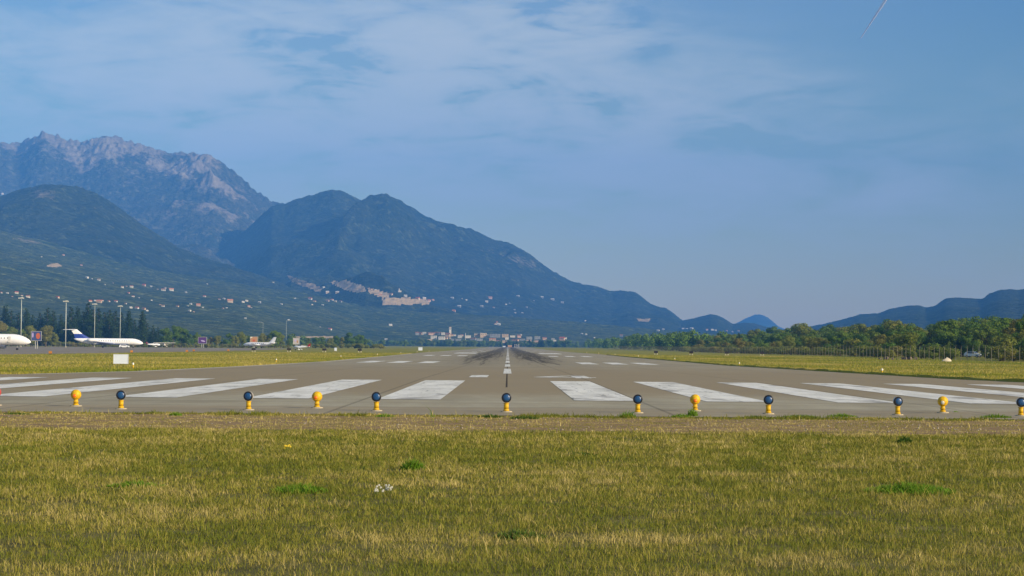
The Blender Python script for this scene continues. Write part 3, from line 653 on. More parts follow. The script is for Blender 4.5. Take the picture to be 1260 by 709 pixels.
# precision approach boxes, four on each side
m_dark = simple('dark_lamp_housing', (0.03, 0.025, 0.03), .5); m_leg = simple('pale_legs', (0.75, 0.70, 0.55), .7)
m_win_ = simple('dark_lens', (0.05, 0.04, 0.04), .2)
def papi():
    r = empty('approach_light_box', (0, 0, 0))
    b = MB().box((0, 0, .66), (.95, .9, .52)); b.box((0, -.42, .93), (1.0, .25, .04)); b.build('housing', m_dark, r)
    MB().box((0, -.455, .60), (.8, .02, .12)).build('lens', m_win_, r)
    for sx_ in (-.36, .36):
        MB().tube((sx_, -.3, 0), (sx_, -.3, .46), .06, .06, 8).build('leg', m_leg, r)
    MB().box((0, -.1, .04), (.8, .9, .08)).build('plinth', m_conc, r)
    return r
pp = papi(); first = True
for s in (-1, 1):
    for i in range(4):
        X = s*(37.7+9*i); kx = 4-i if s < 0 else i+1
        lab = f"black light box in the {'left' if s < 0 else 'right'} verge, {ordw[kx-1]} from left of its four"
        if first: pp.location = G(X, 453); tag(pp, lab, 'light box', 'approach slope light boxes'); first = False
        else: copy_tree(pp, G(X, 453), R(random.uniform(-10, 10)), None, lab, 'approach slope light boxes')
# white blank sign board at left, seen from behind
m_wp = simple('white_panel', (0.66, 0.74, 0.88), .45, vary=.03); m_gr = simple('galvanised', (0.42, 0.43, 0.42), .5, metallic=.3)
X = X_at(149, 137, 440); sg = empty('sign_box', G(X, 137), R(4), 'blank white box sign low in the grass at left, below the business jet', 'sign')
MB().box((0, 0, .50), (1.12, .16, .70)).build('panel', m_wp, sg)
fr = MB()
for z in (.14, .86): fr.box((0, -.085, z), (1.14, .02, .03))
for x in (-.56, .56): fr.box((x, -.085, .5), (.03, .02, .72))
fr.build('frame', simple('frame_grey', (0.55, 0.57, 0.60), .5), sg)
for x in (-.4, .4): MB().tube((x, 0, 0), (x, 0, .15), .03, .03, 8).build('leg', m_gr, sg)
# low orange taxi signs at the apron edge
m_or = simple('orange_panel', (0.50, 0.20, 0.03), .5)
for i, (u, Y, lab) in enumerate([(62, 318, 'low orange marker on the apron edge, between the airliner nose and the first full mast'), (162, 390, 'low orange marker on the apron edge below the business jet cockpit'),
        (230, 420, 'low orange marker on the apron edge left of the purple billboard'), (238.5, 470, 'smallest low orange marker right beside another below the purple billboard'), (281, 500, 'low orange marker on the grass left of the turboprop aeroplane')]):
    X = X_at(u, Y); o = empty('taxi_marker', G(X, Y), R(random.uniform(-15, 15)), lab, 'marker', 'orange apron markers')
    MB().box((0, 0, .34), (.55, .14, .42)).build('panel', m_or, o); MB().box((0, 0, .065), (.5, .2, .13)).build('foot', m_dark, o)
# small white boxes by the runway edge, far left
for u, Y, w, h_, lab in ((517.3, 720, 1.6, 1.2, 'white equipment cabinet standing in the far left verge near the runway edge'), (413, 560, .75, .9, 'small white round-topped marker in the left verge right of the red-tailed aeroplane')):
    X = X_at(u, Y); o = empty('equipment_cabinet', G(X, Y), 0, lab, 'cabinet')
    MB().box((0, 0, h_/2+.1), (w, w*.6, h_)).box((0, 0, h_+.13), (w*1.06, w*.66, .08), taper=.8).build('body', m_wp, o); MB().box((0, 0, .05), (w*1.1, w*.7, .1)).build('plinth', m_conc, o)

# ------------------------------------------------------------------ aeroplanes
m_w = simple('white_aircraft_paint', (0.86, 0.88, 0.92), .3, .5, vary=.03); m_navy = simple('navy_paint', (0.02, 0.05, 0.30), .3, .5); m_win = simple('aircraft_window', (0.03, 0.035, 0.045), .15, .8)
m_tyre = simple('tyre_rubber', (0.02, 0.02, 0.02), .8); m_metal = simple('bare_metal', (0.5, 0.5, 0.5), .35, metallic=.8); m_red = simple('red_paint', (0.50, 0.03, 0.03), .4); m_cream = simple('cream_paint', (0.74, 0.70, 0.60), .4)
m_belly = simple('blue_grey_paint', (0.20, 0.25, 0.42), .35)
def wing(name, par, m, rle, rc, tle, tc_, th=.12):
    """tapered wing between root and tip leading edges, chords run towards -X"""
    def prof(le, c): return [(le[0]-c*k, le[1], le[2]+c*th*t) for k, t in ((0, 0), (.12, .5), (.4, .6), (1, .05), (.5, -.35), (.1, -.4))]
    return MB().plate(prof(rle, rc), prof(tle, tc_)).build(name, m, par)
def fin(name, par, m, rle, rc, tle, tc_, th=.25):
    def prof(le, c): return [(le[0]-c*k, le[1]+c*th*t*.4, le[2]) for k, t in ((0, 0), (.3, .5), (1, 0), (.3, -.5))]
    return MB().plate(prof(rle, rc), prof(tle, tc_)).build(name, m, par)
def gear(par, x, y, ztop, r=.4, w=.25, twin=True):
    s = MB().tube((x, y, r), (x, y, ztop), .09, .09, 8).build('landing_gear', m_metal, par)
    for d in ((-w, w) if twin else (0,)):
        MB().tube((x, y+d-.11, r), (x, y+d+.11, r), r, r, 16).build('wheel', m_tyre, s, True)
def windows(par, x0, x1, n, y, z, w=.3, h_=.35, name='cabin_window'):
    for sgn in (-1, 1):
        for i in range(n):
            x = x0+(x1-x0)*i/max(1, n-1); MB().box((x, sgn*y, z), (w, .04, h_)).build(name, m_win, par)
# regional airliner, nose in from the left border
def nose_secs(L, r, zc, droop=.35, nl=4.5):
    return [(L/2-nl*k, 0, zc-droop*r*(1-k)**1.5, r*s, r*s) for k, s in ((0, .05), (.04, .22), (.12, .42), (.25, .62), (.45, .82), (.7, .95), (1, 1))]
def tail_secs(L, r, zc, tl=10):
    return [(-L/2+tl*k, 0, zc+r*.75*(1-k)**1.6, r*s, r*s) for k, s in ((1, 1), (.7, .92), (.4, .66), (.15, .36), (0, .12))]
al = empty('airliner', G(X_at(37, 528)-18, 528), R(3), 'white regional airliner cut by the left border, only nose and engine in view', 'airliner')
MB().loft(nose_secs(36, 1.62, 3.15, .45, 5.2)+tail_secs(36, 1.62, 3.15), 28).build('fuselage', m_w, al, True)
windows(al, 11.5, -10, 24, 1.60, 3.55, .22, .32)
for s in (-1, 1):
    wing('wing', al, m_w, (5.5, s*1.3, 2.1), 6.0, (-1.5, s*14, 3.2), 1.6); wing('tailplane', al, m_w, (-13.3, s*.5, 4.0), 3.2, (-15.8, s*5.6, 4.6), 1.4)
    e = MB().loft([(9.6, s*4.6, 1.35, .78, .78), (9.2, s*4.6, 1.35, .92, .92), (7.6, s*4.6, 1.35, .95, .95), (6.0, s*4.6, 1.35, .62, .62)], 22).build('engine', m_w, al, True)
    MB().disc((9.62, s*4.6, 1.35), .72, (1, 0, 0), 20).build('engine_fan', m_dark, e)
    MB().box((7.0, s*4.6, 2.25), (2.6, .3, .7)).build('engine_pylon', m_w, al)
fin('tail_fin', al, m_w, (-10.8, 0, 4.5), 6, (-15.5, 0, 10.0), 2.4)
MB().plate([(14.7, -1.02, 3.75), (15.9, -.72, 3.48), (15.9, -.66, 3.86), (15.0, -.88, 4.05)], [(14.7, 1.02, 3.75), (15.9, .72, 3.48), (15.9, .66, 3.86), (15.0, .88, 4.05)]).build('cockpit_window', m_win, al)
gear(al, 14.0, 0, 1.8, .34, .2); gear(al, -1, -2.9, 2.0, .48, .3); gear(al, -1, 2.9, 2.0, .48, .3)
MB().box((12.0, -1.6, 3.2), (.8, .06, 1.7)).build('door', simple('door_outline', (0.66, 0.66, 0.66), .5), al)
# business jet
bj = empty('business_jet', G(X_at(133.5, 763), 763), R(14), 'white business jet with navy blue tail band and T-tail, nose to the right', 'jet')
MB().loft(nose_secs(29, 1.36, 2.75, .5, 4.6)+[(-6, 0, 2.75, 1.36, 1.36)]+tail_secs(29, 1.36, 2.75, 8), 26).build('fuselage', m_w, bj, True)
MB().loft([(10.6, 0, 2.3, .5, .7), (8, 0, 2.18, 1.12, .86), (-5, 0, 2.16, 1.16, .88), (-9, 0, 2.9, .6, .5)], 22).build('belly_stripe', m_belly, bj, True)
windows(bj, 8.5, -4, 14, 1.36, 3.05, .28, .34)
MB().plate([(11.3, -.86, 3.4), (12.3, -.62, 3.05), (12.3, -.5, 3.4), (11.5, -.7, 3.65)], [(11.3, .86, 3.4), (12.3, .62, 3.05), (12.3, .5, 3.4), (11.5, .7, 3.65)]).build('cockpit_window', m_win, bj)
for s in (-1, 1):
    wing('wing', bj, m_belly, (2.8, s*1.1, 1.75), 6.6, (-6.2, s*14, 2.7), 1.4)
    wing('tailplane', bj, m_w, (-13.6, s*.1, 7.75), 2.6, (-18.2, s*4.8, 7.65), 1.0)
    e = MB().loft([(-4.4, s*2.25, 3.3, .66, .66), (-5, s*2.25, 3.3, .78, .78), (-7.5, s*2.25, 3.3, .78, .78), (-9, s*2.25, 3.35, .5, .5)], 20).build('engine', m_w, bj, True)
    MB().disc((-4.38, s*2.25, 3.3), .62, (1, 0, 0), 18).build('engine_fan', m_dark, e)
fin('tail_fin', bj, m_w, (-10.95, 0, 5.9), 3.65, (-13.2, 0, 7.8), 2.7); fin('tail_fin_band', bj, m_navy, (-6.6, 0, 3.3), 7.2, (-10.9, 0, 5.9), 3.7, .3)
gear(bj, 10.3, 0, 1.7, .3, .18); gear(bj, -2.4, -2.0, 1.8, .45, .28); gear(bj, -2.4, 2.0, 1.8, .45, .28)
# twin turboprop, nose to the left
tp = empty('turboprop_aeroplane', G(X_at(319, 800), 800)+Vector((0, 0, .35)), R(180-20), 'white twin propeller aeroplane with swept tail, nose to the left', 'aeroplane')
MB().loft(nose_secs(16, .85, 1.75, .3, 3.4)+tail_secs(16, .85, 1.75, 6), 22).build('fuselage', m_w, tp, True)
MB().box((-.5, .86, 1.68), (6.5, .05, .12)).box((-.5, -.86, 1.68), (6.5, .05, .12)).build('side_stripe', m_belly, tp)
windows(tp, 3.2, -2.4, 7, .87, 2.08, .32, .34)
MB().plate([(4.4, -.66, 2.15), (5.2, -.5, 1.95), (5.0, -.4, 2.32), (4.5, -.5, 2.42)], [(4.4, .66, 2.15), (5.2, .5, 1.95), (5.0, .4, 2.32), (4.5, .5, 2.42)]).build('cockpit_window', m_win, tp)
for s in (-1, 1):
    wing('wing', tp, m_w, (1.6, s*.7, 1.25), 2.6, (.6, s*8.2, 1.85), 1.2)
    e = MB().loft([(4.0, s*2.5, 1.5, .2, .2), (3.5, s*2.5, 1.5, .42, .46), (1, s*2.5, 1.45, .46, .5), (-1.6, s*2.5, 1.5, .12, .12)], 16).build('engine', m_w, tp, True)
    pr = MB()
    for k in range(4):
        t = k*math.pi/2+.5; pr.plate([(4.08, s*2.5-.06*math.sin(t), 1.5+.06*math.cos(t)), (4.04, s*2.5+.06*math.sin(t), 1.5-.06*math.cos(t)), (4.04, s*2.5+.07*math.sin(t)+1.15*math.cos(t), 1.5-.07*math.cos(t)+1.15*math.sin(t))],
                                    [(4.13, s*2.5-.06*math.sin(t), 1.5+.06*math.cos(t)), (4.09, s*2.5+.06*math.sin(t), 1.5-.06*math.cos(t)), (4.09, s*2.5+.07*math.sin(t)+1.15*math.cos(t), 1.5-.07*math.cos(t)+1.15*math.sin(t))])
    pr.build('propeller', m_dark, e)
    wing('tailplane', tp, m_w, (-5.9, s*.1, 2.35), 1.7, (-6.7, s*3.0, 2.4), .9)
fin('tail_fin', tp, m_w, (-4.6, 0, 2.3), 3.0, (-7.2, 0, 5.0), 1.4)
gear(tp, 5.2, 0, 1.2, .26, .1, False); gear(tp, .2, -2.5, 1.2, .34, .15); gear(tp, .2, 2.5, 1.2, .34, .15)
# small low-wing aeroplane with red tail, nose to the left
def light_plane(name, loc, rz, label, tailm, high=False, L=6.6, span=8.6):
    r = empty(name, loc, rz, label, 'aeroplane'); zc = 1.15
    MB().loft([(L/2, 0, zc, .12, .12), (L/2-.25, 0, zc, .36, .38), (L/2-1.1, 0, zc+.03, .48, .52), (L/2-2.2, 0, zc+.12, .52, .66), (L/2-3.4, 0, zc+.12, .42, .5), (-L/2+.4, 0, zc+.2, .14, .18), (-L/2, 0, zc+.22, .06, .08)], 18).build('fuselage', m_cream if high else m_w, r, True)
    if not high: MB().loft([(L/2-1.3, 0, zc+.42, .2, .08), (L/2-1.9, 0, zc+.55, .4, .38), (L/2-2.9, 0, zc+.5, .38, .36), (L/2-3.6, 0, zc+.35, .1, .1)], 16).build('canopy', m_win, r, True)
    else:
        for s in (-1, 1): MB().box((L/2-2.2, s*.5, zc+.5), (1.2, .05, .4)).build('cabin_window', m_win, r)
        MB().plate([(L/2-1.35, -.4, zc+.4), (L/2-1.35, .4, zc+.4), (L/2-1.6, .35, zc+.76), (L/2-1.6, -.35, zc+.76)], [(L/2-1.3, -.4, zc+.4), (L/2-1.3, .4, zc+.4), (L/2-1.55, .35, zc+.76), (L/2-1.55, -.35, zc+.76)]).build('windscreen', m_win, r)
    zw = zc+.86 if high else zc-.3
    for s in (-1, 1):
        wing('wing', r, m_cream if high else m_w, (L/2-1.5, s*(0 if high else .4), zw), 1.5, (L/2-1.6, s*span/2, zw+(.08 if high else .35)), 1.1, .2 if high else .13)
        wing('tailplane', r, m_cream if high else tailm, (-L/2+.95, s*.05, zc+.3), .9, (-L/2+.7, s*1.5, zc+.3), .6)
        if high: MB().tube((L/2-2.0, s*.5, zc-.25), (L/2-2.1, s*span*.27, zw), .04, .04, 6).build('strut', m_cream, r)
        l = MB().tube((L/2-2.4, s*.4, zc-.3), (L/2-2.4, s*1.1, .3), .05, .05, 6).build('landing_gear', m_w, r)
        MB().loft([(L/2-1.95, s*1.1, .30, .08, .1), (L/2-2.4, s*1.1, .32, .16, .26), (L/2-3.0, s*1.1, .30, .05, .1)], 12).build('wheel_fairing', m_w, l, True)
        MB().tube((L/2-2.4, s*1.1-.07, .2), (L/2-2.4, s*1.1+.07, .2), .2, .2, 14).build('wheel', m_tyre, l, True)
    fin('tail_fin', r, tailm, (-L/2+1.3, 0, zc+.25), 1.4, (-L/2+.3, 0, zc+1.35), .7)
    l = MB().tube((L/2-.6, 0, .2), (L/2-.6, 0, zc-.3), .05, .05, 6).build('landing_gear', m_w, r)
    MB().tube((L/2-.6, -.07, .2), (L/2-.6, .07, .2), .2, .2, 14).build('wheel', m_tyre, l, True)
    pr = MB().tube((L/2, 0, zc), (L/2+.18, 0, zc), .12, .03, 12)
    pr.box((L/2+.06, 0, zc), (.03, .12, 1.75), 0); pr.build('propeller', m_dark, r)
    return r
light_plane('light_aeroplane', G(X_at(371.5, 655), 655), R(180-22), 'small white low-wing aeroplane with red tail, right of the twin propeller one', m_red)
light_plane('light_aeroplane', G(X_at(202.5, 850), 850)+Vector((0, 0, .3)), R(-90+8), 'small cream high-wing aeroplane facing the runway, left of the purple billboard', m_cream, True, 7.4, 10.4)
light_plane('light_aeroplane', G(X_at(188.5, 880), 880)+Vector((0, 0, .3)), R(20), 'small dark-tailed aeroplane parked just right of the business jet nose', simple('maroon_paint', (0.12, 0.012, 0.03), .4), False, 6.8, 8.5)

# ------------------------------------------------------------------ vehicles
m_carw = simple('white_car_paint', (0.62, 0.68, 0.74), .3, .6, vary=.04)
def car(loc, rz, label, m, k=1.0):
    r = empty('parked_car', loc, rz, label, 'car'); r.scale = (k,)*3
    prof = [(-2.05, .42), (-2.08, .85), (-1.95, 1.02), (-1.45, 1.45), (.35, 1.47), (1.05, 1.02), (1.95, .86), (2.08, .62), (2.05, .35), (-1.9, .30)]
    lo = [(x, -.86, z) for x, z in prof]; hi = [(x, .86, z) for x, z in prof]
    for L_ in (lo, hi):
        for j in (3, 4): L_[j] = (L_[j][0], L_[j][1]*.84, L_[j][2])
    MB().plate(lo, hi).build('body', m, r)
    for s in (-1, 1):
        MB().plate([(-1.35, s*.875, 1.04), (.85, s*.875, 1.04), (.3, s*.755, 1.38), (-1.3, s*.755, 1.38)], [(-1.35, s*.83, 1.04), (.85, s*.83, 1.04), (.3, s*.72, 1.38), (-1.3, s*.72, 1.38)]).build('side_window', m_win, r)
        MB().box((2.0, s*.62, .72), (.14, .36, .16)).build('headlight', m_wl, r)
        MB().box((.75, s*.96, 1.02), (.14, .2, .14)).build('mirror', m, r)
        for x in (-1.3, 1.32):
            w_ = MB().tube((x, s*.70, .32), (x, s*.89, .32), .32, .32, 18).build('wheel', m_tyre, r, True)
            MB().tube((x, s*.88, .32), (x, s*.90, .32), .19, .17, 14).build('rim', m_metal, w_)
    MB().plate([(.40, -.66, 1.43), (.40, .66, 1.43), (1.04, .78, 1.06), (1.04, -.78, 1.06)], [(.44, -.66, 1.455), (.44, .66, 1.455), (1.08, .78, 1.085), (1.08, -.78, 1.085)]).build('windscreen', m_win, r)
    MB().box((2.09, 0, .55), (.03, 1.1, .16)).build('grille', m_dark, r)
    MB().box((2.11, 0, .42), (.02, .5, .11)).build('number_plate', m_wp, r)
    return r
car(G(X_at(1197.5, 440), 440), R(-38), 'white hatchback parked among scrub behind the right-hand fence', m_carw)
car(G(X_at(153, 745), 745)+Vector((0, 0, .1)), R(4), 'low white car parked beneath the front of the business jet', m_w, 1.0)
# ------------------------------------------------------------------ heap by the right fence
hp = bmesh.new(); bmesh.ops.create_icosphere(hp, subdivisions=4, radius=1)
for v_ in hp.verts:
    n_ = float(fbm(v_.co.x*1.7+5, v_.co.y*1.7+v_.co.z*2, 3, 4)); r_ = (v_.co.x**2+v_.co.y**2)**.5
    zz = max(0, 1-r_)**1.0*.78*(.6+.8*n_); v_.co = Vector((v_.co.x*.85*(0.7+.6*n_), v_.co.y*.6, zz if v_.co.z > 0 else 0))
me = bpy.data.meshes.new('sand_heap'); hp.to_mesh(me); hp.free(); o = link_mesh('sand_heap', me, simple('pale_sand', (0.62, 0.55, 0.42), .95, vary=.15, vscale=5)); o.location = G(X_at(1165, 292), 292)
tag(o, 'small pale heap of sand in the grass before the right-hand fence', 'sand heap')
# low dark rubble left of the heap
rb_ = MB()
for i in range(26): rb_.box((random.uniform(-3.6, 3.6), random.uniform(-.5, .5), random.uniform(.1, .3)), (random.uniform(.2, .6),)*3, random.random()*3, .7)
o = rb_.build('rubble_pile', simple('dark_rubble', (0.16, 0.13, 0.10), .9, vary=.4)); o.location = G(X_at(1105, 330), 330); tag(o, 'low dark pile of rubble at the fence foot left of the sand heap', 'rubble')
# ------------------------------------------------------------------ billboards
def billboard(u, Y, zb, w, h_, bg, shapes, label, rz=0, dz=0):
    r = empty('billboard', G(X_at(u, Y), Y)+Vector((0, 0, dz)), rz, label, 'billboard', None)
    MB().box((0, 0, zb+h_/2), (w, .3, h_)).build('panel', bg, r)
    for m, pts in shapes:
        MB().plate([(x*w, -.155, zb+z*h_) for x, z in pts], [(x*w, -.175, zb+z*h_) for x, z in pts]).build('panel_graphic', m, r)
    f_ = MB()
    for z in (zb-.08, zb+h_+.08): f_.box((0, 0, z), (w+.3, .4, .15))
    for x in (-w/2-.08, w/2+.08): f_.box((x, 0, zb+h_/2), (.15, .4, h_))
    f_.build('frame', m_gr, r)
    for x in (-.1*w, .1*w): MB().tube((x, .1, 0), (x, .1, zb), .14, .14, 8).build('post', m_gr, r)
    return r
m_org = simple('orange_red_print', (0.50, 0.12, 0.04), .6); m_nv = simple('dark_navy_print', (0.05, 0.07, 0.20), .6); m_pur = simple('purple_print', (0.10, 0.04, 0.19), .6); m_lil = simple('lilac_print', (0.50, 0.40, 0.72), .6)
m_tan = simple('tan_print', (0.48, 0.26, 0.12), .6); m_pg = simple('pale_grey_print', (0.50, 0.47, 0.46), .6)
def ell(cx, cz, rx, rz_, n=18, rot=0): return [(cx+rx*math.cos(t)*math.cos(rot)-rz_*math.sin(t)*math.sin(rot), cz+rx*math.cos(t)*math.sin(rot)+rz_*math.sin(t)*math.cos(rot)) for t in [2*math.pi*i/n for i in range(n)]]
billboard(44.5, 640, 3.0, 3.4, 3.2, m_nv, [(m_org, ell(.18, .5, .22, .34)), (m_lil, ell(-.36, .6, .07, .3))], 'orange and navy billboard on a post, right of the airliner nose', R(5))
billboard(249, 800, 2.0, 3.7, 2.7, m_pur, [(m_lil, ell(.08, .38, .28, .13, rot=-.35))], 'purple billboard with a lilac swoosh on a single post at left', R(-4), .3)
billboard(312.3, 860, 2.4, 3.4, 2.9, m_tan, [(m_org, ell(0, .4, .2, .2)), (m_cream, [(-.5, .75), (-.2, .9), (-.2, 1), (-.5, 1)])], 'tan billboard standing behind the twin propeller aeroplane', 0, .3)
billboard(364.5, 820, 2.0, 2.7, 2.7, m_pg, [(m_lil, ell(-.15, .6, .15, .2)), (m_tan, ell(.2, .4, .12, .25))], 'pale grey billboard standing behind the red-tailed aeroplane', 0, .3)
# ------------------------------------------------------------------ floodlight masts
m_mast = simple('galvanised_mast', (0.50, 0.54, 0.50), .5, metallic=.0)
def mast(u, Y, vtop, label, kind=0, w=.16):
    X = X_at(u, Y); h_ = at(u, vtop, Y).z-float(gnd(X, Y))
    r = empty('floodlight_mast', G(X, Y), 0, label, 'mast', 'floodlight masts behind the apron')
    MB().tube((0, 0, 0), (0, 0, h_), w, w*.55, 10).build('pole', m_mast, r, True); MB().tube((0, 0, 0), (0, 0, .4), w*2, w*2, 10).build('base', m_conc, r)
    MB().tube((0, 0, h_-.2), (0, 0, h_+.2), .7, .7, 14).tube((-1.1, 0, h_), (1.1, 0, h_), .08, .08, 6).build('head_ring', m_mast, r)
    for x in (-1.0, -.35, .35, 1.0):
        l = MB().box((x, -.5, h_-.15), (.5, .35, .45)).build('floodlight', m_gr, r); MB().box((x, -.69, h_-.18), (.42, .02, .36)).build('lamp_glass', m_wl, l)
    return r
mast(25.5, 790, 366.5, 'leftmost tall grey floodlight mast, rising behind the airliner nose', w=.20)
mast(80.5, 800, 370.5, 'thickest floodlight mast, standing just left of the business jet tail', w=.24)
mast(116, 860, 374, 'floodlight mast rising behind the business jet fin')
mast(147.5, 900, 376.5, 'rightmost floodlight mast, rising behind the business jet cabin')
def lamp_post(u, Y, vtop, label, arm=1):
    X = X_at(u, Y); h_ = at(u, vtop, Y).z-float(gnd(X, Y)); r = empty('lamp_post', G(X, Y), 0, label, 'lamp post')
    MB().tube((0, 0, 0), (0, 0, h_), .075, .05, 8).build('pole', m_mast, r, True); MB().tube((0, 0, h_-.1), (arm*1.8, 0, h_+.3), .09, .09, 6).build('arm', m_mast, r); MB().box((arm*2.3, 0, h_+.3), (1.1, .5, .25)).build('lamp_head', m_gr, r)
lamp_post(323.3, 1050, 397, 'thin faint mast rising above the trees over the twin propeller aeroplane', -1)
lamp_post(352, 1050, 395, 'thin mast with pale lamp head above the trees left of the red-tailed aeroplane')

# ------------------------------------------------------------------ fences
m_post = simple('concrete_fence_post', (0.23, 0.215, 0.165), .9, vary=.15, vscale=2); m_wire = simple('fence_wire', (0.22, 0.22, 0.20), .6)
def post_mesh(mb, x, y, z, out, h_=2.3, w=.06):
    mb.box((x, y, z+h_/2), (w, w, h_)); mb.plate([(x-w/2, y-w/2, z+h_), (x+w/2, y-w/2, z+h_), (x+w/2, y+w/2, z+h_), (x-w/2, y+w/2, z+h_)],
        [(x-w/2+out[0], y-w/2+out[1], z+h_+.42), (x+w/2+out[0], y-w/2+out[1], z+h_+.42), (x+w/2+out[0], y+w/2+out[1], z+h_+.42), (x-w/2+out[0], y+w/2+out[1], z+h_+.42)])
fr = empty('perimeter_fence', G(82, 280), 0, 'long wire fence on pale concrete posts with bent tops along the right verge', 'fence')
Yp = [280+4.1*i+random.uniform(-.25, .25) for i in range(270)]; rest = MB()
for i, Y in enumerate(Yp):
    X = 82+.8*math.sin(Y/60)*.3; z = float(gnd(82, Y)); p0 = (X-82, Y-280, z-float(gnd(82, 280)))
    if i < 99:
        mb = MB(); post_mesh(mb, *p0, (.0, -.32), 2.3+random.uniform(-.12, .12)); mb.build('fence_post', m_post, fr)
    else: post_mesh(rest, *p0, (.0, -.32), 2.35)
tag(rest.build('far_fence_posts', m_post, fr), None, None, None, 'stuff')
wr = MB()
for h_ in (.4, .9, 1.4, 1.9, 2.3, 2.5, 2.68):
    for i in range(0, 269, 6):
        a, b = Yp[i], Yp[min(i+6, 269)]; dy = -.2 if h_ > 2.4 else 0
        wr.tube((.8*math.sin(a/60)*.3, a-280+dy, float(gnd(82, a))-float(gnd(82, 280))+h_), (.8*math.sin(b/60)*.3, b-280+dy, float(gnd(82, b))-float(gnd(82, 280))+h_), .007, .007, 3, False)
wr.build('wire', m_wire, fr)
fl = empty('apron_fence', G(-230, 905), 0, 'row of pale fence posts and wire behind the parked aeroplanes at left', 'fence')
for i in range(98):
    mb = MB(); post_mesh(mb, -122+2.35*i, 0, .0, (.3, 0), 2.2, .09); mb.build('fence_post', m_post, fl)
wr = MB()
for h_ in (.2, .7, 1.2, 1.7, 2.15): wr.tube((-122, 0, h_), (106, 0, h_), .02, .02, 3, False)
wr.build('wire', m_wire, fl)

# ------------------------------------------------------------------ trees
def crown_mat(name, cols, rough=.8):
    m, q, p = mat(name, rough, 0.15); L = m.node_tree.links
    t = q.n('ShaderNodeTexCoord').outputs['Object']; r = q.n('ShaderNodeObjectInfo').outputs['Random']
    a = q.n('ShaderNodeAttribute', attribute_name='rnd').outputs['Fac']
    c = q.ramp(r, [(i/(len(cols)-1) if len(cols) > 1 else 0, k) for i, k in enumerate(cols)])
    c = q.mix(q.m('MULTIPLY', a, .6), c, tuple(k*.5 for k in cols[0]))
    c = q.mix(q.ramp(q.noise(t, .7, 3, .6), [(.45, 0.0), (.7, .5)]), c, (cols[-1][0]*1.15, cols[-1][1]*1.25, cols[-1][2]*1.1))
    L.new(c, p.inputs['Base Color'])
    tr = q.n('ShaderNodeBsdfTranslucent', {'Color': c}); mx = q.n('ShaderNodeMixShader', {0: .15, 1: p.outputs[0], 2: tr.outputs[0]})
    L.new(mx.outputs[0], m.node_tree.nodes['Material Output'].inputs[0]); return m
m_bark = simple('bark', (0.10, 0.075, 0.05), .95, vary=.3)
cm_broad = crown_mat('broadleaf_crown', [(0.115, 0.215, 0.026), (0.065, 0.140, 0.022), (0.160, 0.240, 0.028), (0.080, 0.165, 0.028), (0.190, 0.225, 0.030)])
cm_dark = crown_mat('conifer_crown', [(0.028, 0.062, 0.018), (0.042, 0.078, 0.020), (0.024, 0.052, 0.018)])
cm_olive = crown_mat('olive_scrub_crown', [(0.200, 0.245, 0.038), (0.150, 0.215, 0.032), (0.250, 0.255, 0.048), (0.160, 0.215, 0.036), (0.250, 0.200, 0.050)])
cm_bright = crown_mat('bright_crown', [(0.09, 0.17, 0.02), (0.10, 0.18, 0.025)])
def leaf_cloud(centers, radii, n, leaf, seed, squash=.8):
    rg = np.random.default_rng(seed); C_ = np.array(centers); Rr = np.array(radii); w = Rr**2; w /= w.sum()
    k = rg.choice(len(C_), n, p=w); d = rg.normal(0, 1, (n, 3)); d /= np.linalg.norm(d, axis=1)[:, None]
    rad = Rr[k]*(rg.uniform(.45, 1, n)**.6)*(1+.18*np.sin(d[:, 0]*5+k)*np.cos(d[:, 2]*6+k*2))
    P = C_[k]+d*rad[:, None]*np.array([1, 1, squash])
    nrm = d+rg.normal(0, .42, (n, 3)); nrm /= np.linalg.norm(nrm, axis=1)[:, None]
    t = np.cross(nrm, rg.normal(0, 1, (n, 3))); t /= np.linalg.norm(t, axis=1)[:, None]; b = np.cross(nrm, t)
    s = leaf*rg.uniform(.5, 1.25, n)[:, None]
    V = np.stack([P-t*s, P-b*s*.6, P+t*s, P+b*s*.6], 1).reshape(-1, 3)
    return V, np.arange(n*4).reshape(n, 4), np.repeat(rg.uniform(0, 1, n), 4)
